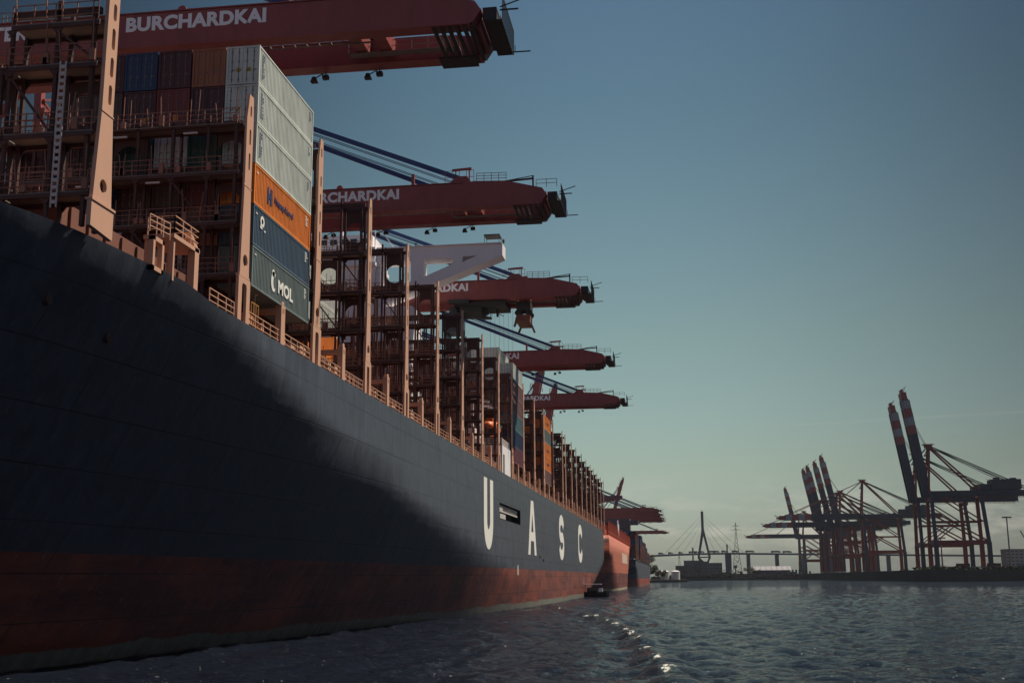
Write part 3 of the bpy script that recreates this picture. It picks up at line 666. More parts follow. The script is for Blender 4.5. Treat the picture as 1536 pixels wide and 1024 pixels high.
wb_ += [(x, x - 1.2, YH0 + 2.94, YH0 + 3.1, 62.1, 63.0) for x in np.arange(-52, -64, -1.8)]
windows(wb_, house)
# bridge wing: open box frame tapering to the ship's side
def fw(p, k): return (p[0], 190.0 + 3.6 * k, p[1])
mb = MB()
mb.plate([[(-28.4, 60.9), (-28.4, 58.9), (-33.5, 57.0), (-39, 54.9), (-44.5, 52.9), (-50.2, 50.9), (-50.2, 61.0)],
          [(-35.2, 59.0), (-32.8, 59.0), (-34.4, 58.3), (-35.3, 57.9)],
          [(-42.2, 58.8), (-37.2, 58.8), (-36.7, 58.4), (-37.3, 57.6), (-42.2, 55.6)],
          [(-49.6, 58.6), (-44.2, 58.6), (-44.2, 55.0), (-49.6, 53.0)]], fw)
mb.box(-28.42, -50.2, 189.7, 193.9, 60.95, 61.12)
wing = build(mb, 'bridge_wing', M['white'], ship)
mb = MB(); mb.box(-28.9, -31.6, 190.1, 192.9, 62.55, 62.7)
for x, y in ((-29, 190.2), (-29, 192.8), (-31.5, 190.2), (-31.5, 192.8)): mb.bar((x, y, 61.1), (x, y, 62.55), .07)
build(mb, 'wing_shelter', M['dark'], wing)
mb = MB(); mb.tube((-28.5, 191, 61.6), (-28.2, 191, 61.6), .35, 10); mb.bar((-28.6, 191, 61.1), (-28.4, 191, 61.6), .08); mb.tube((-43.6, 191, 61.12), (-43.6, 191, 61.7), .1); mb.box(-43.4, -43.8, 190.8, 191.2, 61.7, 61.95); mb.box(-34.2, -34.6, 190.8, 191.2, 61.1, 61.4)
build(mb, 'searchlight', M['dark'], wing)
mb = MB(); mb.tube((-57, 192, 63.7), (-57, 192, 71), .35, 10, .2); mb.bar((-54, 192, 67), (-60, 192, 67), .15); mb.bar((-55.5, 192, 69), (-58.5, 192, 69), .2); mb.box(-55.6, -58.4, 191.5, 191.9, 67.6, 67.9)
mb.bar((-50.8, 191, 61), (-50.8, 191, 66.2), .16); mb.bar((-50.8, 191, 66), (-47.2, 191, 61), .16); mb.bar((-50.8, 191, 63.5), (-49, 191, 61), .12)
build(mb, 'radar_mast', M['white'], ship)
mb = MB(); mb.box(-49.6, -50.8, 191, 191.06, 65.9, 66.9); build(mb, 'flag', mat('flag_red', (.45, .03, .04), .8), ship)
mb = MB(); mb.box(-28.35, -50.2, YH0 + 1.2, YH1, 21.98, 26.6)
mb.box(-33, -50.2, YH0 + 2, YH1, 26.6, 29.6)
sh = build(mb, 'side_house', M['white'], ship)
for b_ in ((-28.3, -28.5, 189.4, 190.6, 22.1, 25.2), (-35, -36, YH0 + 1.1, YH0 + 1.25, 22.1, 24.3), (-41, -42, YH0 + 1.1, YH0 + 1.25, 22.1, 24.3)): build(MB().box(*b_), 'door', M['dark'], sh)
mb = MB(); railing(mb, [(-49, YH0 + 1.3, 26.6), (-28.5, YH0 + 1.3, 26.6), (-28.5, YH1 - .2, 26.6)], 1.1, 1.3, .06); build(mb, 'house_railing', M['white'], sh)
# funnel further aft
mb = MB(); mb.box(-50, -64, 300.5, 309, 22, 46); mb.box(-52, -62, 301.5, 308.5, 46, 53)
build(mb, 'funnel', M['white'], ship)
mb = MB()
for x in (-54, -56, -58, -60): mb.tube((x, 305, 53), (x, 305.5, 55.5), .6, 10)
build(mb, 'exhaust_pipe', M['black'], ship)

# lifeboat in its davit (hangs from the ship: a thing of its own)
lb = thing('lifeboat', 'orange enclosed lifeboat hanging below the white bridge wing of the big ship', 'lifeboat', (-30.6, 191.5, 29.6))
prof = []
mb = MB(); n = 14; rings = []
for i in range(n + 1):
    t = i / n; y = -4.2 + 8.4 * t; s_ = math.sin(PI * min(1, max(0, t * .92 + .04))) ** .45
    rings.append([(1.45 * s_ * math.cos(a), y, 1.25 * s_ * math.sin(a) * (1.15 if math.sin(a) > 0 else .9)) for a in [2 * PI * k / 14 for k in range(14)]])
vs = [p for r_ in rings for p in r_]; fs = []
for i in range(n):
    for k in range(14): fs.append((i * 14 + k, (i + 1) * 14 + k, (i + 1) * 14 + (k + 1) % 14, i * 14 + (k + 1) % 14))
fs += [tuple(range(14)), tuple(reversed(range(n * 14, n * 14 + 14)))]
mb.add(vs, fs); build(mb, 'boat_hull', M['orange_boat'], lb, smooth=True)
mb = MB(); mb.box(-.7, .7, -3.2, -1.6, 1.1, 1.9); build(mb, 'conning_cabin', M['orange_boat'], lb)
mb = MB(); mb.box(-.72, .72, -3.22, -3.18, 1.4, 1.75); mb.box(1.2, 1.46, -2, 2, .35, .6); build(mb, 'window', M['glass'], lb)
for y in (187.9, 195.2):
    mb = MB(); mb.bar((-33.2, y, 29.6), (-33.2, y, 34.2), .4); mb.bar((-33.2, y, 34.2), (-30.4, y, 33.6), .35); mb.bar((-30.6, y, 33.6), (-30.6, y, 31.0), .06)
    build(mb, 'lifeboat_davit', M['white'], ship)

# ------------------------------------------------------------------ containers
CW, CL, CH = 2.44, 12.45, 2.88
def container_meshes(corr=True):
    mb = MB(); L_, W_, H_ = CL, CW, CH
    e = .03
    # corrugated sides as zigzag strips
    n = 42 if corr else 10
    ys = []; y = .16; st = (L_ - .32) / n
    for s_ in (0, 1):
        x_out = 0 if s_ == 0 else -W_
        sg = -1 if s_ == 0 else 1
        pts = []
        for k in range(n):
            y0 = .16 + k * st
            pts += [(x_out + sg * .025, y0), (x_out + sg * .025, y0 + st * .36), (x_out + sg * .075, y0 + st * .5), (x_out + sg * .075, y0 + st * .86)]
        pts.append((x_out + sg * .025, L_ - .16))
        vs = [(p[0], p[1], z) for p in pts for z in (.15, H_ - .12)]
        mb.add(vs, [(2 * i, 2 * i + 1, 2 * i + 3, 2 * i + 2) for i in range(len(pts) - 1)])
    # roof and floor, ends
    mb.box(-.04, -W_ + .04, .06, L_ - .06, H_ - .08, H_ - .04); mb.box(-.04, -W_ + .04, .06, L_ - .06, .08, .14)
    mb.box(-.06, -W_ + .06, L_ - .10, L_ - .05, .12, H_ - .1); mb.box(-.06, -W_ + .06, .10, .13, .12, H_ - .1)
    # corner posts and rails
    for x in (0, -W_):
        sx = -1 if x == 0 else 1
        for y0 in (0, L_ - .16): mb.box(x, x + sx * .15, y0, y0 + .16, 0, H_)
        mb.box(x, x + sx * .10, .16, L_ - .16, H_ - .12, H_ - .005); mb.box(x, x + sx * .10, .16, L_ - .16, .01, .16)
    for y0, y1 in ((0, .12), (L_ - .12, L_)):
        mb.box(-.15, -W_ + .15, y0 + .005, y1 - .005, H_ - .14, H_ - .01); mb.box(-.15, -W_ + .15, y0 + .005, y1 - .005, .01, .15)
    for x in (0, -W_ + .18):                    # castings, slightly proud
        for y0 in (-.008, L_ - .172):
            for z0 in (-.004, H_ - .116): mb.box(x + .004, x - .184, y0, y0 + .18, z0, z0 + .12)
    body = mb.mesh('container_body', M['c_white'])
    d = MB()
    for x0 in (-.16, -W_ / 2 - .01):
        d.box(x0, x0 - W_ / 2 + .17, .045, .085, .16, H_ - .15)
    door = d.mesh('door', M['c_white'])
    b_ = MB()
    for x in (-.42, -.92, -1.52, -2.02):
        b_.tube((x, .02, .12), (x, .02, H_ - .12), .022, 6); b_.box(x - .03, x + .22, -.005, .02, 1.05, 1.10)
        for z in (.35, .95, 1.7, 2.4): b_.box(x - .06, x + .06, .0, .045, z, z + .06)
    bars = b_.mesh('locking_bar', M['grate'])
    return body, door, bars
CB, CD, CLK = container_meshes(True)
CBL = container_meshes(False)[0]
def container(x, y, z, col, label, group, doors=False, lod=False):
    o = bpy.data.objects.new('shipping_container', CBL if lod else CB); COL.objects.link(o); o.location = (x, y, z)
    o.material_slots[0].link = 'OBJECT'; o.material_slots[0].material = M['c_' + col]
    tag(o, label, 'shipping container', group)
    if doors:
        d = ob('door', CD, o); d.material_slots[0].link = 'OBJECT'; d.material_slots[0].material = M['c_' + col]
        ob('locking_bar', CLK, d)
    return o
ORD = ['first', 'second', 'third', 'fourth', 'fifth', 'sixth', 'seventh', 'eighth', 'ninth', 'tenth']
def stack(name, y, ztop, rows, x0=-28.35, lod=False, group='', doors=True, pitch=2.53):
    for r_, tiers in enumerate(rows):
        zt_ = ztop
        if isinstance(tiers, tuple): zt_, tiers = tiers
        for t_, c in enumerate(tiers):
            if c is None: continue
            tier = 'top' if t_ == 0 else ORD[t_] + ' down'
            rowt = 'side row' if r_ == 0 and x0 > -29 else '%s row in' % ORD[r_ if x0 > -29 else r_ + int((-x0 - 28) / 2.5)]
            o = container(x0 - r_ * pitch, y, zt_ - (t_ + 1) * 2.93 + (random.uniform(-.01, .01)), c, '%s container, %s in %s, %s' % (c, tier, rowt, name), group, doors, lod)
            o.location.x += random.uniform(-.02, .02); o.location.y += random.uniform(-.04, .04)
            yield r_, t_, o
A = 'light grey,light grey,light grey,bright orange,slate blue,grey green'.split(',')
rows1 = [A, 'rust orange,dark maroon,dark green,maroon red,rust orange,dark maroon'.split(','),
         'dark maroon,maroon red,white,dull brown,dark maroon,white'.split(','),
         'navy blue,dark maroon,dark green,dark maroon,dull brown,light grey'.split(','),
         'dark maroon,dull brown,dark green,navy blue,white,dull brown'.split(','),
         (42.45, 'maroon red,dull brown,dark maroon,navy blue,dull brown,dark maroon'.split(',')),
         (36.6, 'dark maroon,dull brown,navy blue,dark maroon'.split(','))]
first = {}
for r_, t_, o in stack('nearest stack', 74.25, 42.5, rows1, group='containers in the nearest stack'): first[(r_, t_)] = o
# markings on the outer column
o = first[(0, 3)]
put_text('Hapag-Lloyd', (.012, 4.1, 1.12), (0, 1, 0), (0, 0, 1), 4.1, .62, M['text_dark'], o, .03)
mb = MB()
mb.prism([(2.6, .85), (2.6, 2.05), (2.95, 2.05), (2.95, 1.62), (3.2, 1.62), (3.2, 2.05), (3.6, 2.05), (3.6, .85), (3.2, .85), (3.2, 1.25), (2.95, 1.25), (2.95, .85)], lambda p, k: (.005 + .01 * k, p[0], p[1]))
build(mb, 'emblem', M['text_dark'], o)
o = first[(0, 5)]
put_text('MOL', (.012, 5.3, .75), (0, 1, 0), (0, 0, 1), 3.3, 1.0, M['text_white'], o, .04)
mb = MB(); a_ = arc(4.35, 1.35, .55, .75, 60, 300, 12); i_ = arc(4.55, 1.35, .30, .48, 300, 60, 12)
mb.prism(a_ + i_, lambda p, k: (.005 + .01 * k, p[0], p[1])); mb.prism(circ(4.25, 1.95, .28, 12), lambda p, k: (.005 + .01 * k, p[0], p[1])); build(mb, 'emblem', M['text_white'], o)
mb = MB(); mb.plate([circ(1.7, 2.05, .42, 8), circ(1.7, 2.05, .2, 8)], lambda p, k: (.005 + .01 * k, p[0], p[1])); mb.box(.005, .015, 1.3, 1.75, 1.5, 1.72); mb.box(.005, .015, 2.1, 2.35, 1.42, 1.55)
build(mb, 'emblem', M['text_white'], first[(0, 4)])
for t_ in (0, 1, 2):                             # illegible small print down the fore end of each grey box
    mb = MB(); rnd = random.Random(t_)
    for k in range(8): mb.box(.003, .012, .55, .55 + rnd.uniform(.3, .7), 2.35 - k * .24, 2.45 - k * .24)
    for k in range(4): mb.box(.003, .012, 11.4, 11.4 + rnd.uniform(.2, .5), 2.4 - k * .2, 2.48 - k * .2)
    build(mb, 'small_print', M['c_blue grey'], first[(0, t_)])
for t_ in (3, 4, 5):                             # owner codes too small to read, and door placards
    mb = MB(); rnd = random.Random(40 + t_)
    for k in range(5): mb.box(.003, .012, 11.2, 11.2 + rnd.uniform(.25, .7), 2.45 - k * .17, 2.53 - k * .17)
    mb.box(.003, .012, .4, .75, 2.3, 2.38)
    build(mb, 'small_print', M['text_white'], first[(0, t_)])
for key in ((0, 0), (0, 1)):
    mb = MB()
    mb.prism([(-.55, .95), (-.35, 1.3), (-.15 - .6, .95)], lambda p, k: (p[0] - .9, .035 + .008 * k - .0, p[1])); mb.box(-.9, -.6, .03, .04, .95, 1.25); mb.box(-1.7, -1.4, .03, .04, .95, 1.25)
    build(mb, 'warning_label', mat('label_yellow', (.6, .38, .04), .6), first[key])
for key, (c, cm) in {(3, 1): ((-.7, .35), 'c_bright orange'), (2, 1): ((-.8, .5), 'c_bright orange')}.items():
    mb = MB(); mb.box(c[0], c[0] - .38, .028, .04, c[1], c[1] + .45); build(mb, 'warning_label', M[cm], first[key])
# lower tier under nearest stack rows further in
for _ in stack('mid-ship orange stack', 121.9, 42.5, ['light grey,white,light grey,bright orange,bright orange,dull brown'.split(','), 'white,light grey,dark maroon,bright orange,dull brown,navy blue'.split(',')], x0=-40.2, group='containers in the stack inboard'): pass
rows2 = ['light grey,dusty mauve,dusty mauve,teal grey,navy blue,plum'.split(',')]
inb = ['light grey', 'white', 'blue grey', 'light grey', 'white', 'light grey', 'blue grey']
for k in range(7):
    rows2.append((45.45 if k not in (3,) else 44.0, [inb[k], 'blue grey' if k % 2 else 'light grey', 'rust orange' if k in (1, 2, 5) else 'dull brown', 'maroon red' if k % 2 else 'dark green', 'dull brown', 'navy blue', 'dark maroon']))
for _ in stack('stack behind the bridge house', 200.9 - 2.2 + 3.0, 42.6, rows2, group='containers in the stack behind the bridge'): pass
rows3 = ['bright orange,grey green,bright orange,bright orange,dusty mauve'.split(',')]
for k in range(5): rows3.append((38.8, ['bright orange' if k < 2 else 'dull brown', 'dark maroon', 'dark green', 'rust orange', 'navy blue']))
s3 = {}
for r_, t_, o in stack('third stack, orange side', 249.3, 39.9, rows3, group='containers in the third stack', lod=False): s3[(r_, t_)] = o
for t_ in (0, 2, 3): put_text('Hapag-Lloyd', (.012, 4.1, 1.12), (0, 1, 0), (0, 0, 1), 4.1, .62, M['text_dark'], s3[(0, t_)], .03)

# ------------------------------------------------------------------ gantry cranes
def crane_meshes(kind):
    """local frame: u=+x over the water, z up from the quay, origin at the waterside rail"""
    P = {}; up_ = kind == 'up'
    big = kind != 'left'
    G = 50.0 if kind.startswith('left') else 43.0          # girder underside
    A_ = G + 31 if kind.startswith('left') else G + 31
    C1 = 'crane_red' if kind.startswith('left') else 'crane_dark'
    LEGC = 'crane_red'
    BC = 'crane_red' if kind.startswith('left') else 'crane_dark'
    LU = 75.5 if kind.startswith('left') else 66
    return G, A_, LU
def crane(name, label, loc, kind, group, rotz=0, sc=1.0, det=True, text=None, upang=78, trolley=None):
    left = kind.startswith('left'); G = 50.0 if left else 43.0; AP = G + 30
    red = M['crane_red']; blue = M['crane_blue']; BC = red if left else M['crane_dark']; SC = blue if left else red
    t = thing(name, label, 'gantry crane', loc, group, rotz); t.scale = (sc,) * 3
    lw = 1.5 if left else 1.9
    for x in (0, -30):
        for y in (-9, 9):
            mb = MB(); yt = y * .62
            mb.bar((x, y, 1.8), (x, y, 16), lw * .95, lw * 1.3, (1, 0, 0)); mb.bar((x, y, 16), (x + (1.5 if x else 0), yt, G + (2 if x == 0 else 0)), lw, lw, (1, 0, 0))
            mb.box(x - 1.0, x + 1.0, y - 4.2, y + 4.2, 1.0, 2.1)
            build(mb, 'leg', red if left else (M['leg_red'] if y < 0 else M['crane_dark']), t)
    mb = MB()
    for x in (0, -30):
        for y in (-9, 9):
            for k in range(-4, 5):
                if k: mb.tube((x - .3, y + k * .95, .45), (x + .3, y + k * .95, .45), .42, 8)
    build(mb, 'bogie_wheel', M['dark'], t)
    mb = MB()
    for y in (-9, 9):
        mb.box(-30, 0, y - .7, y + .7, 14.6, 17)
        mb.bar((-29, y * .9, 17), (-2, y * .74, 33), .8); mb.bar((-30, y * .85, 28), (0, y * .85, 28), .8); mb.bar((-28, y * .8, 28), (-8, y * .68, G - 1), .7)
        mb.bar((-1, y * .95, 17), (-15, y * .9, 28), .6)
    for x in (0, -30): mb.box(x - .7, x + .7, -9, 9, 15, 17); mb.box(x - .6, x + .6, -6.2, 6.2, G - 2.4, G - .2)
    build(mb, 'portal_beam', red if left else M['leg_red'], t)
    # trolley girder behind the hinge
    mb = MB()
    for y in (-3.2, 3.2): mb.box(-62, 3.2, y - .7, y + .7, G, G + 3.3)
    for x in range(-60, 3, 10): mb.box(x - .3, x + .3, -2.5, 2.5, G + 1.2, G + 2.6)
    build(mb, 'trolley_girder', BC, t)
    mb = MB()
    for y in (-4.9, 4.9):
        mb.box(-62, 2, y - .5, y + .5, G - .9, G - .8); railing(mb, [(-62, y, G - .8), (2, y, G - .8)], 1.1, 3, .08, 1)
        for x in range(-61, 3, 6): mb.bar((x, y, G - .9), (x, y * .8, G + .6), .12)
    build(mb, 'girder_walkway', M['grate'] if left else M['dark'], t)
    # A frame
    mb = MB()
    for y in (-5, 5):
        mb.bar((1.0, y, G + 2), (-1.5, y * .45, AP), 1.1); mb.bar((-28, y, G + 3.3), (-2.5, y * .45, AP - .5), .9)
    mb.box(-3.2, .4, -3, 3, AP - .5, AP + 1.2); mb.box(-4.6, 1.6, -3.4, 3.4, AP + 1.2, AP + 1.4)
    for z in (G + 10, G + 18, G + 25): mb.bar((.5, -4.2, z), (.5, 4.2, z), .6)
    for k in range(9): mb.bar((.2, -3.5 + (k % 2) * 7, G + 3 + k * 2.8), (.0, 3.5 - (k % 2) * 7, G + 5.8 + k * 2.8), .3)
    railing(mb, [(-4.5, -3.3, AP + 1.4), (1.5, -3.3, AP + 1.4)], 1.1, 1.5, .1, 1)
    build(mb, 'apex_frame', red if left else M['leg_red'], t)
    mb = MB()
    for y in (-2.4, 2.4):
        mb.bar((-2.5, y, AP), (-58, y * 1.3, G + 3.4), .55); mb.bar((-2.5, y * .8, AP), (-44, y, G + 8), .3)
    build(mb, 'backstay', SC if left else M['dark'], t)
    mb = MB(); mb.box(-52, -35, -5, 5, G + 3.6, G + 9.5); mb.box(-35, -29, -3.6, 3.6, G + 3.6, G + 7)
    mb.box(-50, -47, -2, 2, G + 9.5, G + 10.5); mb.box(-41, -38, -3, 0, G + 9.5, G + 11)
    railing(mb, [(-52, -5, G + 9.5), (-35, -5, G + 9.5)], 1.2, 2, .1, 1)
    mh = build(mb, 'machinery_house', M['crane_dark'] if not left else M['crane_white'], t)
    mb = MB(); mb.box(-47, -39, -5.06, -5.0, G + 5.8, G + 8.2); build(mb, 'sign_panel', M['crane_white'], mh)
    # boom: built level, rotated about the hinge when raised
    LB_ = 75.5 if left else 67.0
    ang = R(upang) if kind.endswith('up') else 0
    bo = bpy.data.objects.new('boom', None); COL.objects.link(bo); bo.parent = t; bo.location = (3.4, 0, G); bo.rotation_euler = (0, -ang, 0)
    e = LB_ - 3.4
    mb = MB()
    for y0, y1 in ((-4.0, -2.6), (2.9, 4.3)) if left else ((-4.0, -2.6), (2.6, 4.0)):
        pts = [(0, 0), (e - 1.8, 0), (e - 1.0, 1.2), (e - 1.6, 2.1), (e - 6.5, 3.35), (e - 11, 3.55), (e - 12, 3.25), (0, 3.3)] if (left and y0 < 0) else [(0, 0), (e - 1.8, 0), (e - 1.0, 1.2), (e - 1.6, 1.9), (e - 6.5, 2.4), (0, 2.3)] if left else [(0, -.6), (e - 5, -.6), (e, 1.0), (e - 1, 2.6), (e - 8, 4.0), (0, 4.0)]
        mb.prism(pts, lambda p, k, y0=y0, y1=y1: (p[0], y0 + (y1 - y0) * k, p[1]))
        mb.box(.2, e - 2, y0 - .12, y1 + .12, -.16, -.02)
        mb.box(.2, e - 12.5, y0 - .1, y1 + .1, pts[-1][1] + .02, pts[-1][1] + .14)
    for x in ([e - 1.8, e - 11.2, e - 13.6, e - 29, e - 44, e - 58, 2] if left else [e - 2, e - 20, e - 40, 2]):
        mb.box(x - .6, x + .6, -2.6, 2.9 if left else 2.6, .5 if x < e - 5 else .1, 2.0 if left else 2.6)
    if not left:
        for x in np.arange(4, e - 4, 7): mb.bar((x, -2.6, 1.8), (x + 3.5, 2.6, 1.8), .5); mb.bar((x + 3.5, 2.6, 1.8), (x + 7, -2.6, 1.8), .5)
    build(mb, 'boom_girder', BC, bo)
    if not left:                                 # painted warning bands near the boom tip
        for y0, y1 in ((-4.06, -2.54), (2.54, 4.06)):
            for a, m_ in ((e - 10, M['band_grey']), (e - 20.5, M['band_grey']), (e - 15.2, red), (e - 25.7, red)):
                build(MB().box(a, a + 5.1, y0, y1, -.66, 4.06), 'warning_band', m_, bo)
        mb = MB()
        mb.box(e - 4.5, e + .1, -4.1, 4.1, -.3, 3.0); mb.box(e - 2, e + 2.2, -3.2, 3.2, .5, 1.6)
        for y in (-3, 3): mb.bar((e, y, 1.5), (e + 3.6, y, 3.6), .3)
        build(mb, 'boom_nose', red, bo)
    # inner walkway, railings
    mb = MB()
    if left:
        mb.box(.5, e - 12, -2.45, -1.5, .32, .42); railing(mb, [(.5, -1.52, .42), (e - 12, -1.52, .42)], 1.1, 2.4, .06, 1)
        mb.box(e - 15, e - 4, 1.4, 2.45, .32, .42); railing(mb, [(e - 15, 1.5, .42), (e - 4, 1.5, .42)], 1.1, 1.6, .06, 1)
        for k in range(int((e - 14) / 1.2)): mb.box(1 + k * 1.2, 1.08 + k * 1.2, -2.55, -.95, .18, .3)
        mb.bar((.5, -.95, .24), (e - 12, -.95, .24), .14)
        railing(mb, [(e - 10.6, -3.9, 3.5), (e - 6.5, -3.9, 3.4)], 1.15, 1.1, .06, 2)
        railing(mb, [(e - 2.4, -3.9, 2.2), (e + .4, -3.9, 2.2)], 1.1, 1.2, .06, 1)
        for x in (24, 25.2): mb.bar((x, -3.3, 3.4), (x, -3.3, 4.6), .06)
        railing(mb, [(14, -3.9, 3.44), (26, -3.9, 3.44)], 1.1, 2, .06, 1)
    else:
        mb.box(.5, e - 4, -5.2, -4.2, 1.2, 1.3); railing(mb, [(.5, -5.1, 1.3), (e - 4, -5.1, 1.3)], 1.2, 4, .12, 1)
    build(mb, 'boom_walkway', M['grate'] if left else M['dark'], bo)
    if left:
        mb = MB()                                 # nose with buffers, platform, aerials and davit
        mb.box(e - .95, e + .35, -3.3, 3.3, .5, 1.7); mb.box(e - .6, e + .9, -3.7, 3.7, .15, .25); mb.box(e + .75, e + .8, -3.7, 3.7, .25, .6)
        for k in range(12): mb.bar((e + .95, -3.7 + k * .67, .1), (e + .95, -3.7 + k * .67, 2.6), .07)
        mb.bar((e + .95, -3.7, 2.6), (e + .95, 3.7, 2.6), .07)
        mb.box(e - 6.2, e - 2.6, 2.4, 4.7, -.35, -.2)
        for k in range(6): mb.box(e - 5.6 + k * .7, e - 5.2 + k * .7, -3.9, 3.6, -.3, -.22)
        mb.bar((e + .7, -3.6, 1.5), (e + 2.9, -3.6, 2.2), .09); mb.bar((e + .7, -3.6, 1.2), (e + 2.4, -3.6, 1.2), .12); mb.bar((e + .7, 3.6, .4), (e + 2.6, 3.6, .4), .1); mb.bar((e + 1.1, 3.6, .4), (e + 1.1, 3.6, 1.1), .06)
        mb.bar((e - 2.9, -3.3, 2.1), (e - 2.9, -3.3, 4.1), .22); mb.bar((e - 2.9, -3.3, 3.7), (e - 7.2, -3.3, 3.45), .22); mb.bar((e - 2.9, -3.3, 4.1), (e - 7.0, -3.3, 3.5), .09)
        build(mb, 'boom_nose', M['dark'], bo)
        for y in (-3.3, 3.3):                     # stay anchor towers on top of the boom
            dz_ = -1.0 if y > 0 else 0
            mb = MB(); mb.prism([(e - 14.6, 3.3), (e - 11.2, 3.3), (e - 12.0, 4.4), (e - 13.4, 4.4)], lambda p, k, y=y, dz_=dz_: (p[0], y - .5 + k, p[1] + dz_))
            mb.bar((e - 13.6, y, 4.1 + dz_), (e - 13.6, y, 5.4), .12); mb.bar((e - 11.7, y, 3.6 + dz_), (e - 11.7, y, 5.6), .16); mb.bar((e - 14.1, y, 5.45), (e - 11.4, y, 5.6), .28)
            if y < 0: railing(mb, [(e - 15, -3.8, 3.3), (e - 11, -3.8, 3.3)], 1.9, .9, .05, 1)
            build(mb, 'stay_anchor', red, bo)
            build(MB().prism([(19, 3.3), (22.4, 3.3), (21.6, 4.4), (20.2, 4.4)], lambda p, k, y=y, dz_=dz_: (p[0], y - .5 + k, p[1] + dz_)), 'stay_anchor', red, bo)
            build(MB().bar((e - 19.6, y, 3.3 + dz_), (e - 19.6, y, 5.2 + dz_), .4), 'rope_guide', red, bo)
            build(MB().tube((e - 30, y - .2, 3.7 + dz_), (e - 30, y + .2, 3.7 + dz_), .45, 10), 'rope_sheave', red, bo)
        mb = MB()                                 # floodlights under the girders
        mb.bar((0, 0, -.1), (0, 0, -.6), .1); mb.box(-.3, .3, -.25, .25, -.95, -.55); mb.bar((-.2, 0, -.3), (-1.1, 0, -.75), .08); mb.prism([(-1.5, -1.2), (-.8, -1.2), (-1.0, -.7), (-1.3, -.7)], lambda p, k: (p[0], -.3 + .6 * k, p[1]))
        fl_ = mb.mesh('boom_floodlight', M['dark'])
        for x in (e - 18, e - 25.2, e - 33, e - 12.5, 20, 12): ob('boom_floodlight', fl_, bo, (x, 4.0, 0))
        if text:
            put_text('BURCHARDKAI', (-39.0 + 91 + 3.4 - 3.4 - 15.2 + .0 - 0, -4.008, 1.5), (1, 0, 0), (0, 0, 1), 13.9, 1.5, M['crane_text'], bo, .045, 'lettering')
            put_text('TERMINAL', (22.9, -4.008, 1.5), (1, 0, 0), (0, 0, 1), 10.4, 1.5, M['crane_text'], bo, .045, 'lettering')
        # forestays
        mb = MB()
        for y in (-3.3, 3.3):
            a = Vector((-4.0, y * .8, AP - G)); b_ = Vector((e - 13.2, y, 4.3 if y < 0 else 3.3)); mb.bar(a, b_, .38, .62)
            a2 = a + Vector((0, 0, -.2)); mb.bar(a2, Vector((21, y, 4.3 if y < 0 else 3.3)), .38, .55)
        build(mb, 'forestay', blue, bo)
        mb = MB()
        for y in (-2.3, -1.5, 1.4, 2.2): mb.bar((-4.0, y, AP - G - .3), (e - 14, y, 4.1), .09)
        build(mb, 'hoist_rope', M['rope'], bo)
    elif not kind.endswith('up'):
        mb = MB()
        for y in (-3, 3): mb.bar((-4, y * .8, AP - G), (e - 6, y, 3.6), .5); mb.bar((-4, y * .8, AP - G), (e * .45, y, 3.6), .5)
        build(mb, 'forestay', SC, bo)
    if kind.endswith('up'):
        mb = MB(); tip = Vector((3.4 + math.cos(ang) * (e * .72) - math.sin(ang) * 3.5, 0, G + math.sin(ang) * (e * .72) + math.cos(ang) * 3.5))
        for y in (-1.6, 1.6): mb.bar(tip + Vector((0, y, 0)), (0, y, AP + 1), .22)
        mid_ = Vector((3.4 + math.cos(ang) * (e * .4) - math.sin(ang) * 3.5, 0, G + math.sin(ang) * (e * .4)))
        for y in (-3, 3): mb.bar(mid_ + Vector((0, y, 0)), (0, y * .8, AP - 1), .35)
        build(mb, 'boom_rope', M['dark'], t)
    if trolley is not None:
        x = trolley; mb = MB()
        mb.box(x - 4.5, x + 5, -3.4, 3.4, -1.2, -.3); mb.box(x - 3.5, x + .5, -3.0, 3.0, -2.2, -1.2); mb.box(x - 5.2, x - 1.5, -5.0, -3.9, -.9, -.2)
        for yy in (-2.4, 2.4): mb.bar((x + 1.5, yy, -.8), (x + 3.8, yy, -2.0), .12)
        tr = build(mb, 'trolley', M['dark'], bo)
        mb = MB(); mb.box(x - 6.6, x - 3.4, -2.6, 2.0, -5.6, -2.2); mb.box(x - 5.6, x - 4.2, -2.2, -.4, -2.2, -.9); mb.box(x - 6.6, x - 5.8, -1.5, 1.0, -6.3, -5.6); mb.bar((x - 6.3, -2, -2.4), (x - 4, -2.6, -1), .2)
        cb = build(mb, 'operator_cab', M['crane_dark'], bo)
        mb = MB(); mb.box(x - 3.39, x - 3.32, -2.2, 1.6, -4.8, -3.0); mb.box(x - 6.2, x - 4, -2.66, -2.6, -4.8, -3.2); build(mb, 'window', M['glass'], cb)
        mb = MB()
        for x0, x1 in ((x + .2, x + 1.9),):
            mb.box(x0, x1, -1.2, .4, -3.0, -2.75)
            for xx in (x0, (x0 + x1) / 2, x1):
                for yy in (-1.2, .4): mb.bar((xx, yy, -2.8), (xx, yy, -1.2), .08)
            mb.bar((x0 - 1.2, -1.2, -2.1), (x0, -1.2, -1.6), .09)
        mb.bar((x + 3.0, 0, -1.2), (x + 3.0, 0, -2.6), .4)
        build(mb, 'service_cage', M['dark'], bo)
        mb = MB()
        for k in range(6): mb.bar((x + 1.9 + k * .75, -1.5 + .5 * k, -1.2), (x + 1.9 + k * .75, -1.5 + .5 * k, -34), .035)
        build(mb, 'hanging_rope', M['rope'], bo)
        mb = MB(); hx = x + 8.0
        mb.box(hx - 1.3, hx + 1.3, -1.6, 1.6, -1.9, -.3)
        for yy in (-1.2, 1.2): mb.tube((hx - 1, yy - .2, -2.3), (hx - 1, yy + .2, -2.3), .6, 12); mb.tube((hx + 1, yy - .2, -2.3), (hx + 1, yy + .2, -2.3), .6, 12)
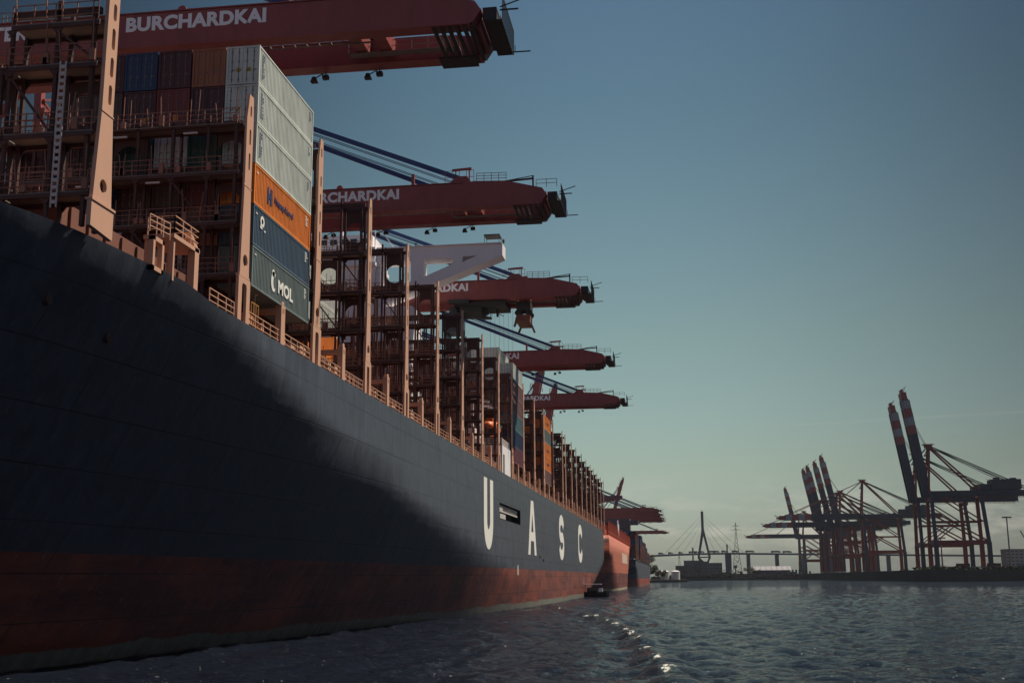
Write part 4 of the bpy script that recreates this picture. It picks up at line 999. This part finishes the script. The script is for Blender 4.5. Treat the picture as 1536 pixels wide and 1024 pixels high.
        build(mb, 'headblock', M['dark'], bo)
        mb = MB()
        mb.box(hx - 1.1, hx + 1.2, -1.6, 1.6, -3.9, -2.7); mb.box(hx - 1.2, hx + 1.2, -3.0, 3.0, -4.3, -3.9)
        mb.bar((hx - 1.25, -1, -2.9), (hx - 1.6, -1, -4.3), .35)
        for yy in (-2.9, 2.9):
            for s_ in (-1, 1): mb.bar((hx + s_ * 1.1, yy, -4.2), (hx + s_ * 1.5, yy, -5.2), .35)
        build(mb, 'spreader', M['deck'], bo)
    return t
QX, QZ = -91.0, 5.0
gL = 'container gantry cranes over the big ship'
labs = ['nearest dark red gantry crane, its boom reaching out over the topmost grey containers',
        'dark red gantry crane whose boom tip hangs just above the white bridge wing',
        'dark red gantry crane with trolley and spreader hanging under its boom',
        'dark red gantry crane whose boom starts behind the tall grey container stack',
        'dark red gantry crane with the smallest lettered boom, just above the orange containers']
for i, y in enumerate((101.9, 155.0, 208.4, 276.6, 344.0)):
    crane('gantry_crane', labs[i], (QX, y, QZ), 'left', gL, text=True, trolley=(52.5 if i == 2 else None))
# two raised cranes and the berths further along
crane('gantry_crane', 'red gantry crane with raised boom, left of the raised pair behind the smallest lettered boom', (QX, 655, QZ), 'left_up', 'raised gantry cranes behind the big ship', sc=.98, upang=79)
crane('gantry_crane', 'red gantry crane with raised boom, right of the raised pair behind the smallest lettered boom', (QX, 725, QZ), 'left_up', 'raised gantry cranes behind the big ship', sc=.98, upang=79)
gf = 'gantry cranes over the far ships'
crane('gantry_crane', 'far gantry crane with the topmost of the lowered booms above the far grey ship', (QX, 985, QZ), 'left', gf)
crane('gantry_crane', 'far gantry crane whose lowered boom reaches farthest right above the far grey ship', (QX, 1090, QZ), 'left', gf)
crane('gantry_crane', 'far gantry crane with the lowest lowered boom above the far grey ship', (QX, 1380, QZ), 'left', gf)
crane('gantry_crane', 'far gantry crane whose boom overlaps the topmost one above the far grey ship', (QX, 925, QZ), 'left', gf)
crane('gantry_crane', 'far gantry crane whose boom sits between the two upper ones above the far ship', (QX, 1045, QZ), 'left', gf)
crane('gantry_crane', 'far gantry crane with its single boom raised over the orange-hulled ship', (QX, 1450, QZ), 'left_up', 'raised gantry cranes beyond the orange ship', upang=74)

# right bank cranes
gR = 'gantry cranes on the right bank'
sR = 1.67; zR = 11.0
def rc(y, x, kind, label, sc=sR, ua=80): crane('gantry_crane', label, (x, y, zR), kind, gR, rotz=PI, sc=sc, upang=ua)
rc(1235, 247, 'right_up', 'nearest right-bank crane, its raised boom the right and taller of the leaning pair', ua=81.5)
rc(1330, 252, 'right_up', 'second right-bank crane, its raised boom the left one of the tallest leaning pair', ua=81.5)
rc(1680, 246, 'right', 'right-bank crane with lowered boom and the free-standing apex above the cluster')
rc(1890, 243, 'right_up', 'right-bank crane whose raised boom is tallest of the middle cluster', ua=79)
rc(1985, 243, 'right_up', 'right-bank crane whose raised boom is third from the left in the middle cluster', ua=79)
rc(2060, 239, 'right_up', 'right-bank crane, right one of the two overlapping raised booms in the cluster', ua=79)
rc(2120, 238, 'right_up', 'right-bank crane, left one of the two overlapping raised booms in the cluster', ua=79)
rc(1930, 243, 'right', 'right-bank crane with the middle one of the three lowered booms')
rc(2460, 243, 'right', 'right-bank crane with the lowest boom, reaching farthest towards the road bridge')
rc(2560, 243, 'right_up', 'right-bank crane with the slim raised boom standing alone at the left', ua=79)

# ------------------------------------------------------------------ the other ships
def simple_hull(x0, x1, y0, y1, ztop, bow='far', nm='hull', m_=None, parent=None, knuck=6):
    ys = np.linspace(y0, y1, 34); zs = [-2, 0, 1, 2.5, 4.5, 7.5, 10, 13, 16, ztop]
    V = []; F = []; xc = (x0 + x1) / 2; hw = (x1 - x0) / 2
    for y in ys:
        for z in zs:
            q = min(1, max(0, z / ztop)); ins = 0
            de = (y1 - y) if bow == 'far' else (y - y0); ds = (y - y0) if bow == 'far' else (y1 - y)
            Lb = 30 + 45 * (1 - q); Ls = 8 + 60 * (1 - q) ** 1.5
            if de < Lb: ins = max(ins, hw * (1 - de / Lb) ** (2.2 - .4 * q))
            if ds < Ls and q < .55: ins = max(ins, hw * .75 * (1 - ds / Ls) ** 2)
            V.append((xc + hw - ins, y, z))
    nz_ = len(zs)
    n0 = len(V)
    for k in range(n0): V.append((2 * xc - V[k][0], V[k][1], V[k][2]))
    for i in range(len(ys) - 1):
        for j in range(nz_ - 1):
            a = i * nz_ + j; F.append((a, a + 1, a + nz_ + 1, a + nz_)); F.append((n0 + a, n0 + a + nz_, n0 + a + nz_ + 1, n0 + a + 1))
        a = i * nz_ + nz_ - 1; F.append((a, n0 + a, n0 + a + nz_, a + nz_))
    for a in (0, (len(ys) - 1) * nz_):
        for j in range(nz_ - 1): F.append((a + j, a + j + 1, n0 + a + j + 1, n0 + a + j))
    me = bpy.data.meshes.new(nm); me.from_pydata(V, [], F); me.update()
    bm = bmesh.new(); bm.from_mesh(me); bmesh.ops.remove_doubles(bm, verts=bm.verts, dist=.01); bmesh.ops.recalc_face_normals(bm, faces=bm.faces)
    for f in bm.faces: f.smooth = abs(f.normal.z) < .8
    bm.to_mesh(me); bm.free(); me.materials.append(m_); return ob(nm, me, parent)
s2 = thing('container_ship', 'orange-red hulled container ship moored behind the big navy ship', 'ship', (0, 0, 0), 'ships moored beyond the big ship')
simple_hull(-76, -28.0, 462, 675, 21.6, 'far', 'hull', M['hull2'], s2)
mb = MB(); mb.box(-27.96, -28.0, 560, 612, 12.2, 16.8)
mb.v = [(x + .0, y, z) for x, y, z in mb.v]
build(mb, 'hull_sign', mat('faded_white_sign', (.62, .47, .36), .6, dirt=.3, scale=.4), s2)
mb = MB(); mb.box(-29, -75, 466, 655, 21.6, 22.0)
for k, y in enumerate(np.arange(467, 660, 7.4)):
    mb.box(-28.3, -29.2, y, y + 1.2, 21.6, 27.6 if k % 2 else 26.6); mb.box(-28.6, -75, y, y + 1, 25.8, 26.6)
mb.box(-30, -74, 466, 655, 22, 24.2)
for z in (23.2,): mb.box(-28.4, -28.6, 466, 660, z, z + .2)
for y in np.arange(469.5, 658, 3.7): mb.box(-28.45, -28.8, y, y + .35, 21.9, 25.4)
build(mb, 'lashing_frame', M['ship_red'], s2)
mb = MB(); mb.box(-28.5, -28.9, 540, 543.5, 22, 31); mb.box(-28.5, -29.2, 545, 549, 24, 29.5)
build(mb, 'gangway_tower', M['white'], s2)
mb = MB(); mb.box(-42, -66, 585, 597, 22, 44); mb.box(-42, -70, 588, 594, 44, 47); mb.prism([(-28.5, 43.6), (-28.5, 45.2), (-42, 45.2), (-42, 41.5)], lambda p, k: (p[0], 586 + 5 * k, p[1]))
build(mb, 'deckhouse', M['far_dark'], s2)
s3_ = thing('container_ship', 'far dark grey container ship with red waterline under the cluster of lowered booms', 'ship', (0, 0, 0), 'ships moored beyond the big ship')
simple_hull(-70, -28.0, 715, 1085, 15.5, 'far', 'hull', M['hull3'], s3_)
mb = MB(); mb.box(-29, -69, 720, 1060, 15.5, 17.0); mb.box(-34, -64, 795, 807, 17, 44); mb.box(-28.5, -69, 798, 803, 40, 43)
build(mb, 'deckhouse', M['far_dark'], s3_)
rnd = random.Random(11)
cols3 = ['dark maroon', 'maroon red', 'dark maroon', 'navy blue', 'dull brown', 'brownish red', 'dark green', 'dull brown']
hs_ = [5, 6, 6, 6, 5, 6, 6, 5, 4, 5, 5, 4, 4, 3, 3, 3]
k = 0
for b_i in range(16):
    y = 745 + b_i * 19.6
    if 785 < y < 812: continue
    for t_ in range(hs_[b_i]):
        container(-28.6, y, 17.1 + t_ * 2.93, rnd.choice(cols3), '%s container, %s of bay %d on the far grey ship\'s side' % ('coloured', ORD[t_] + ' tier up', b_i + 1), 'containers along the far grey ship', False, True)
# blank inboard rows of the far ship: one block per bay would be hidden, so each bay carries its fore faces
for b_i in (0, 1, 2, 3, 4, 6):
    y = 745 + b_i * 19.6
    if 785 < y < 812: continue
    for r_ in range(1, 8):
        for t_ in range(hs_[b_i] - (r_ % 2), hs_[b_i]) if b_i else range(0, 5):
            container(-28.6 - r_ * 2.55, y, 17.1 + t_ * 2.93, rnd.choice(cols3), 'container, %s tier up, %s row in, bay %d, far grey ship' % (ORD[t_], ORD[r_], b_i + 1), 'containers along the far grey ship', False, True)

# small launch under the stern
bt = thing('launch_boat', 'small black work launch with a white canopy lying under the big ship\'s stern', 'boat', (-25.2, 344, 0))
mb = MB(); V = []
prof_ = [(-3.6, 1.0, 1.5), (-2, 1.35, 1.45), (0, 1.5, 1.4), (2, 1.35, 1.5), (3.4, .8, 1.75), (4.1, .08, 2.0)]
for x, hw, zt_ in prof_: V += [(x, -hw, zt_), (x, -hw * .75, -.3), (x, hw * .75, -.3), (x, hw, zt_)]
F = []
for i in range(5):
    a = 4 * i
    for j in range(4): F.append((a + j, a + (j + 1) % 4, a + 4 + (j + 1) % 4, a + 4 + j))
F += [(0, 1, 2, 3), (23, 22, 21, 20)]
mb.add(V, F); build(mb, 'boat_hull', M['black'], bt)
mb = MB()
for x, hw in ((-3.4, 1.05), (-1.2, 1.5), (1.2, 1.5), (3, 1.0)):
    for s_ in (-1, 1): mb.tube((x, s_ * hw, 1.0), (x, s_ * (hw + .25), 1.0), .38, 10)
build(mb, 'fender_tyre', M['tyre'], bt)
mb = MB(); mb.box(-2.2, .9, -.95, .95, 1.4, 2.7); cbn = build(mb, 'cabin', M['dark'], bt)
mb = MB(); mb.box(-2.0, .7, -1.0, -.94, 1.95, 2.5); mb.box(.88, .96, -.8, .8, 1.95, 2.5); build(mb, 'window', M['glass'], cbn)
mb = MB(); mb.box(-2.8, 1.9, -1.15, 1.15, 3.55, 3.72); build(mb, 'canopy', M['white'], bt)
mb = MB()
for x in (-2.6, 1.7):
    for y in (-1.0, 1.0): mb.bar((x, y, 1.4), (x, y, 3.55), .07)
build(mb, 'canopy_post', M['dark'], bt)
mb = MB(); mb.box(1.2, 2.3, -1.1, -.2, 1.55, 2.5); build(mb, 'equipment_box', M['white'], bt)

# ------------------------------------------------------------------ land
def slab(name, pts, z0, z1, m_):
    mb = MB(); mb.prism(pts, lambda p, k: (p[0], p[1], z0 + (z1 - z0) * k)); o = build(mb, name, m_); o['kind'] = 'structure'; return o
M['ground'] = mat('ground_earth', (.07, .065, .05), .95, scale=.05)
slab('quay', [(-89, -60), (-89, 1450), (-900, 1450), (-900, -60)], -3, 5, M['concrete'])
slab('harbour_ground', [(-6000, 1452), (-47, 1452), (-47, 1800), (-6000, 1800)], -3, 3.0, M['ground'])
slab('far_shore', [(-6000, 2290), (214, 2290), (214, 9000), (-6000, 9000)], -3, 4.0, M['ground'])
slab('right_bank', [(222, 1190), (900, 1140), (7000, 1140), (7000, 9000), (222, 9000)], -3, 11.0, M['ground'])
# low scrub on the banks
def scatter(name, boxes, n, s0, s1, seed, label=None):
    rnd = random.Random(seed); mb = MB()
    for _ in range(n):
        b_ = rnd.choice(boxes); x = rnd.uniform(b_[0], b_[1]); y = rnd.uniform(b_[2], b_[3]); hh = b_[5] * (.5 + .5 * math.sin(x * .05 + seed) * math.sin(x * .013)); z = b_[4] + abs(rnd.gauss(0, 1)) * max(1.0, hh) * .6
        s_ = rnd.uniform(s0, s1); a = rnd.uniform(0, PI); t_ = rnd.uniform(-.9, .9)
        dx, dy = math.cos(a) * s_, math.sin(a) * s_; px_, py_, pz_ = -math.sin(a) * t_ * s_, math.cos(a) * t_ * s_, s_ * .8
        mb.add([(x - dx, y - dy, z), (x + dx, y + dy, z), (x + dx * .3 + px_, y + dy * .3 + py_, z + pz_)], [(0, 1, 2)])
    o = build(mb, name, M['foliage']); o['kind'] = 'stuff'
    o['label'] = label or 'dark scrub along the far shore'; o['category'] = 'undergrowth'
    return o
scatter('undergrowth', [(-60, 214, 2292, 2320, 4, 8)], 9000, 1.2, 3.2, 4, 'low dark scrub along the shore below the road bridge')
scatter('undergrowth', [(222, 900, 1192, 1215, 11, 3.5)], 9000, .8, 2.2, 6, 'low dark scrub along the right bank under the cranes')
def tree(x, y, z, h, label, seed, group='trees on the far shore', leaf=.8, n=1500):
    t = thing('tree', label, 'tree', (x, y, z), group); rnd = random.Random(seed)
    mb = MB(); mb.tube((0, 0, 0), (0, 0, h * .75), h * .03, 7, h * .01)
    for k in range(6):
        a = rnd.uniform(0, 6.3); z0 = h * rnd.uniform(.3, .65); mb.tube((0, 0, z0), (math.cos(a) * h * .28, math.sin(a) * h * .28, z0 + h * .22), h * .012, 5, h * .004)
    build(mb, 'trunk', M['bark'], t)
    mb = MB(); lobes = [(rnd.gauss(0, .17) * h, rnd.gauss(0, .17) * h, h * rnd.uniform(.35, .88), h * rnd.uniform(.09, .19)) for _ in range(11)]
    for _ in range(n):
        lx, ly, lz, lr = rnd.choice(lobes); v = Vector((rnd.gauss(0, 1), rnd.gauss(0, 1), rnd.gauss(0, 1))).normalized() * lr * rnd.uniform(.5, 1.1)
        c = Vector((lx, ly, lz)) + v; a = Vector((rnd.gauss(0, 1), rnd.gauss(0, 1), rnd.gauss(0, 1))).normalized(); b_ = a.orthogonal().normalized(); s_ = leaf * rnd.uniform(.5, 1.2)
        mb.add([c - a * s_, c + b_ * s_ * .7, c + a * s_, c - b_ * s_ * .7], [(0, 1, 2, 3)])
    build(mb, 'crown', M['foliage'], t)
for i, (x, y, h, lab) in enumerate([(-42, 1470, 29, 'tallest dark tree beside the far grey ship at the waterside'), (-34, 1475, 17, 'dark tree just right of the tallest one by the far grey ship'), (-52, 1465, 20, 'dark tree partly behind the far grey ship\'s hull'),
                                   (-24, 1490, 13, 'low tree left of the white storage tanks'), (128, 2300, 22, 'dark tree on the mound right of the lattice pylon'), (140, 2298, 18, 'smaller tree right of the mound under the bridge piers'), (106, 2300, 14, 'small round tree below the thick bridge pier')]):
    tree(x, y, 3, h, lab, 20 + i)
slab('harbour_ground', [(-47, 1452), (5, 1470), (5, 1560), (-47, 1560)], -3, 2.6, M['ground'])

# cable-stayed road bridge
br = thing('road_bridge', 'cable-stayed road bridge with a dark A-shaped pylon crossing the river', 'bridge', (0, 2370, 0))
mb = MB(); n = 60
def dz(x): return 52.2 - ((x - 90) / 150) ** 2 * 3.2 if x < 90 else 52.2 - (x - 90) * .018
xs = np.linspace(-420, 900, 100)
for a, b_ in zip(xs, xs[1:]): 
    za, zb_ = dz(a), dz(b_)
    mb.add([(a, -9, za - 3.2), (b_, -9, zb_ - 3.2), (b_, -9, zb_), (a, -9, za), (a, 9, za - 3.2), (b_, 9, zb_ - 3.2), (b_, 9, zb_), (a, 9, za)], [(0, 1, 2, 3), (4, 7, 6, 5), (3, 2, 6, 7), (0, 4, 5, 1)])
build(mb, 'bridge_deck', M['bridge'], br)
mb = MB()
mb.prism([(29.0, 44), (33.0, 44), (43.2, 92), (43.2, 132.5), (38.2, 132.5), (38.2, 96)], lambda p, k: (p[0], -2 + 4 * k, p[1]))
mb.prism([(54.5, 44), (50.3, 44), (40.2, 92), (40.7, 98), (43.3, 98)], lambda p, k: (p[0], -1.98 + 3.96 * k, p[1]))
mb.box(29.5, 54, -1.9, 1.9, 43, 45.2)
mb.prism([(28.8, 44), (32.6, 44), (41, 36), (47, 36), (50.9, 44), (54.7, 44), (50, 33), (34, 33)], lambda p, k: (p[0], -1.95 + 3.9 * k, p[1]))
mb.box(36, 49, -4, 4, 0, 33.2); mb.bar((39.6, 0, 132), (39.6, 0, 136), .6); mb.bar((42.3, 0, 132), (42.3, 0, 135), .4)
build(mb, 'pylon', M['bridge'], br)
mb = MB()
for k, dx in enumerate((22, 40, 58, 76)):
    for y in (-7, 7):
        mb.bar((42, 0, 126 - (3 - k) * 8), (42 + dx, y, dz(42 + dx)), .2); mb.bar((40, 0, 126 - (3 - k) * 8), (40 - dx, y, dz(40 - dx)), .2)
build(mb, 'stay_cable', M['far_dark'], br)
for x, w_ in ((88, 11), (126.5, 7), (181, 7), (232, 7), (285, 7), (335, 7), (390, 7), (-75, 8), (-140, 8)):
    mb = MB(); mb.prism([(x - w_ / 2, 0), (x + w_ / 2, 0), (x + w_ / 2 + (.6 if w_ > 8 else 0), dz(x) - 3.2), (x - w_ / 2 - (.6 if w_ > 8 else 0), dz(x) - 3.2)], lambda p, k: (p[0], -4 + 8 * k, p[1])); build(mb, 'pier', M['bridge'], br)
trk = [(-47, 7, 'long'), (-28, 6, 'short'), (12, 12, 'long'), (22, 7, 'short'), (33, 6, 'short'), (48, 12, 'long'), (60, 8, 'short'), (75, 8, 'short'), (95, 10, 'long'), (121, 14, 'long'), (170, 15, 'long'), (192, 14, 'long'), (-8, 5, 'short'), (268, 14, 'long'), (310, 13, 'long'), (345, 14, 'long')]
words = ['near the left end of the bridge', 'second from the left end of the bridge', 'well left of the bridge pylon', 'a little left of the pylon', 'just left of the pylon leg', 'between the pylon legs', 'just right of the pylon', 'left of the thick pier', 'right above the thick pier', 'left of the lattice pylon on the deck',
         'above the white-roofed shed', 'next to the cranes on the deck', 'between the trees and the pylon', 'behind the crane cluster', 'behind the nearest right-bank cranes', 'at the right-hand end of the visible deck']
for i, (x, ln, kd) in enumerate(trk):
    mb = MB(); tt = thing('truck', 'dark %s lorry driving on the road bridge, %s' % ('articulated' if kd == 'long' else 'small', words[i]), 'truck', (x, 2363, dz(x) + .1), 'lorries on the road bridge')
    mb.box(0, ln, -1.3, 1.3, 1.1, 4.2); build(mb, 'trailer', M['far_dark'], tt)
    mb = MB(); mb.prism([(ln + .5, .8), (ln + 3, .8), (ln + 3, 2.2), (ln + 2.4, 3.4), (ln + .5, 3.5)], lambda p, k: (p[0], -1.25 + 2.5 * k, p[1])); build(mb, 'cab', M['crane_dark'], tt)
    mb = MB()
    for xx in (1.2, 2.4, ln - 1, ln + 1.8): mb.tube((xx, -1.35, .55), (xx, 1.35, .55), .55, 8)
    build(mb, 'wheel', M['tyre'], tt)
# lattice pylon and masts
def lattice(x, y, z, h, w_, label, group, arms=(.86, .93), aw=9):
    mb = MB()
    for k in range(12):
        z0 = h * (1 - (1 - k / 12) ** 1.0) ; z1 = h * (k + 1) / 12; a = w_ * (1 - k / 12.6) ** 1.6 + .5; b_ = w_ * (1 - (k + 1) / 12.6) ** 1.6 + .5
        for sx, sy in ((-1, -1), (1, -1), (1, 1), (-1, 1)):
            mb.bar((sx * a, sy * a, z0), (sx * b_, sy * b_, z1), .45)
        for s_ in (-1, 1): mb.bar((-a, s_ * a, z0), (b_, s_ * b_, z1), .28); mb.bar((a, s_ * a, z0), (-b_, s_ * b_, z1), .28)
    o = build(mb, 'lattice_pylon', M['far_dark'], None, (x, y, z)); tag(o, label, 'pylon', group)
    mb = MB()
    for q in arms: mb.bar((-aw * (1.2 if q < .9 else .8), 0, h * q), (aw * (1.2 if q < .9 else .8), 0, h * q), .5); mb.bar((-aw * .6, 0, h * q), (0, 0, h * q + 3), .3); mb.bar((aw * .6, 0, h * q), (0, 0, h * q + 3), .3)
    build(mb, 'cross_arm', M['far_dark'], o)
lattice(107, 2420, 4, 109, 10, 'tall grey lattice power pylon right of the bridge pylon', 'power pylons')
lattice(-7, 2500, 4, 52, 5, 'faint small lattice pylon above the white storage tanks', 'power pylons', (.8, .92), 4)
def mast(x, y, z, h, label):
    t = thing('light_mast', label, 'light mast', (x, y, z), 'light masts on the right bank'); mb = MB(); mb.tube((0, 0, 0), (0, 0, h), .9, 8, .55); build(mb, 'pole', M['concrete'], t)
    mb = MB(); mb.box(-4.2, 4.2, -1.2, 1.2, h, h + .9)
    for k in range(5): mb.box(-4.2 + k * 1.9, -3.2 + k * 1.9, -1.5, -1.2, h - .7, h + .3)
    build(mb, 'lamp_head', M['dark'], t)
mast(316.5, 1225, 11, 50, 'tall light mast with a flat lamp head at the far right of the bank')
mast(262, 1270, 11, 32, 'shorter light mast seen between the legs of the right-bank cranes')
# buildings
def bld(name, label, x0, x1, y, d, z0, z1, m_, wins=0, rows=0, group=None, cat='building', roof=None):
    t = thing(name, label, cat, ((x0 + x1) / 2, y, z0), group); hw = (x1 - x0) / 2; h = z1 - z0
    mb = MB(); mb.box(-hw, hw, 0, d, 0, h); wl = build(mb, 'wall', m_, t)
    mb = MB(); mb.box(-hw - .3, hw + .3, -.3, d + .3, h + .003, h + .6); build(mb, 'roof', roof or M['far_dark'], t)
    windows([(-hw + (k + .5) * 2 * hw / wins - hw / wins * .6, -hw + (k + .5) * 2 * hw / wins + hw / wins * .6, -.12, .05, h * (r_ + .4) / rows, h * (r_ + .75) / rows) for r_ in range(rows) for k in range(wins)], t)
    return t
bld('warehouse', 'broad dark grey silo block left of the bridge pylon, lower part', -14, 22, 2300, 30, 4, 27, M['far_wall'], 6, 3)
bld('warehouse', 'taller dark warehouse block in the middle behind the bridge pylon foot', 2, 34, 2335, 26, 4, 37, M['far_dark'], 6, 4)
bld('warehouse', 'pale grey warehouse just right of the bridge pylon foot', 34, 74, 2315, 28, 4, 32, M['far_dark'], 7, 4)
bld('warehouse', 'long low dark shed at the shore under the bridge pylon', -20, 88, 2294, 8, 3.5, 13, M['far_wall'], 12, 1)
bld('warehouse', 'low brick-coloured shed right of the thick bridge pier', 90, 214, 2292, 10, 3.5, 11, M['far_wall'], 14, 1)
def tank(x, y, r_, h, label):
    t = thing('storage_tank', label, 'storage tank', (x, y, 3), 'white storage tanks'); mb = MB(); mb.tube((0, 0, 0), (0, 0, h), r_, 24); build(mb, 'tank_shell', M['crane_white'], t)
    mb = MB(); mb.tube((0, 0, h), (0, 0, h + 1.2), r_ + .15, 24, r_ * .4); build(mb, 'tank_roof', M['white'], t)
tank(-23, 1520, 6.0, 10, 'left of the two white storage tanks beside the dark trees'); tank(-9.5, 1522, 5.4, 10, 'right of the two white storage tanks beside the dark trees')
def chimney(x, y, h, label):
    o = build(MB().tube((0, 0, 0), (0, 0, h), 1.9, 12, 1.5), 'chimney', M['concrete'], None, (x, y, 4)); tag(o, label, 'chimney', 'industrial chimneys')
    mb = MB()
    for q in (.9, .97): mb.tube((0, 0, h * q), (0, 0, h * q + .5), 2.1, 12)
    build(mb, 'band', M['dark'], o)
chimney(20, 2340, 58, 'slim chimney just left of the bridge pylon'); chimney(88.5, 2420, 66, 'thick chimney rising above the thick bridge pier')
# white roofed shed
sh_ = thing('shed', 'long shed with a bright pale sloping roof behind the bridge piers', 'shed', (165, 2300, 4)); mb = MB(); mb.box(-32, 34, 0, 30, 0, 14); build(mb, 'wall', M['far_dark'], sh_)
mb = MB(); mb.prism([(-3, 14), (12, 21), (34, 21.5), (34, 14)], lambda p, k: (-34 + 70 * k, p[0], p[1])); build(mb, 'roof', M['band_grey'], sh_)
mb = MB()
for k in range(7): mb.bar((-30 + k * 10, -3.2, 14.2), (-30 + k * 10, 11.9, 21.3), .5)
build(mb, 'roof_rib', M['far_dark'], sh_)
bld('office_block', 'pale multi-storey office block between the right-bank crane and the light mast', 332, 367, 1300, 20, 11, 31.5, M['band_grey'], 8, 6)
# stacked containers and straddle carrier on the right bank, seen as a dark band
rnd = random.Random(31); k = 0
for ix in range(22):
    x = 232 + ix * 14.2
    for t_ in range(rnd.choice((1, 2, 2, 3))):
        o = container(x, 1200 + 0, 11.05 + t_ * 2.93, rnd.choice(['dull brown', 'dark maroon', 'navy blue', 'dark green', 'grey green']), 'container %s in the %s pile from the left, right bank' % ('at the bottom' if t_ == 0 else ('second up' if t_ == 1 else 'third up'), ['1st','2nd','3rd'][ix] if ix < 3 else str(ix + 1) + 'th'), 'containers piled on the right bank', False, True)
        o.rotation_euler = (0, 0, -PI / 2)
# far containers between bridge piers and cluster
for ix in range(9):
    for t_ in range(5 if ix < 7 else 4):
        o = container(186 + ix * 12.7 * .5, 2286 + 14, 4 + t_ * 2.93, rnd.choice(['navy blue', 'dull brown', 'dark maroon']), 'dark container, %s tier of pile %d behind the last free bridge pier' % (ORD[t_], ix + 1), 'containers behind the bridge pier', False, True)
# mobile crane at the far right
mc_ = thing('mobile_crane', 'small mobile crane with thin inclined jib at the far right edge', 'crane', (349, 1250, 11)); mb = MB(); mb.box(-6, 6, -2, 2, 1, 4.5); mb.box(-2, 3, -2.2, 2.2, 4.5, 9)
build(mb, 'carrier', M['dark'], mc_); mb = MB(); mb.bar((0, 0, 8), (-14, 0, 38), .8); build(mb, 'jib', M['dark'], mc_)
mb = MB()
for xx in (-4, -1.5, 1.5, 4): mb.tube((xx, -2.2, .9), (xx, 2.2, .9), .9, 10)
build(mb, 'wheel', M['tyre'], mc_)
hc = thing('harbour_crane', 'small slewing harbour crane between the bridge pylon and the lattice pylon', 'crane', (98, 2296, 4)); mb = MB(); mb.tube((0, 0, 0), (0, 0, 18), 1.2, 8); mb.box(-3, 3, -2, 2, 18, 23); mb.bar((1, 0, 22), (7, 0, 34), .8)
build(mb, 'crane_body', M['far_dark'], hc)

# ------------------------------------------------------------------ the river air
hz = bpy.data.materials.new('haze'); hz.use_nodes = True; hn = hz.node_tree; 
for n_ in list(hn.nodes): hn.nodes.remove(n_)
ho = hn.nodes.new('ShaderNodeOutputMaterial'); pv = hn.nodes.new('ShaderNodeVolumePrincipled'); hn.links.new(pv.outputs[0], ho.inputs['Volume'])
pv.inputs['Color'].default_value = (.82, .88, 1, 1); pv.inputs['Density'].default_value = .000017; pv.inputs['Anisotropy'].default_value = .1
mb = MB(); mb.box(-9300, 9300, -9300, 9300, -4, 260)
hb_ = build(mb, 'haze', hz); hb_['kind'] = 'stuff'; hb_['label'] = 'thin pale haze lying over the harbour'; hb_['category'] = 'haze'
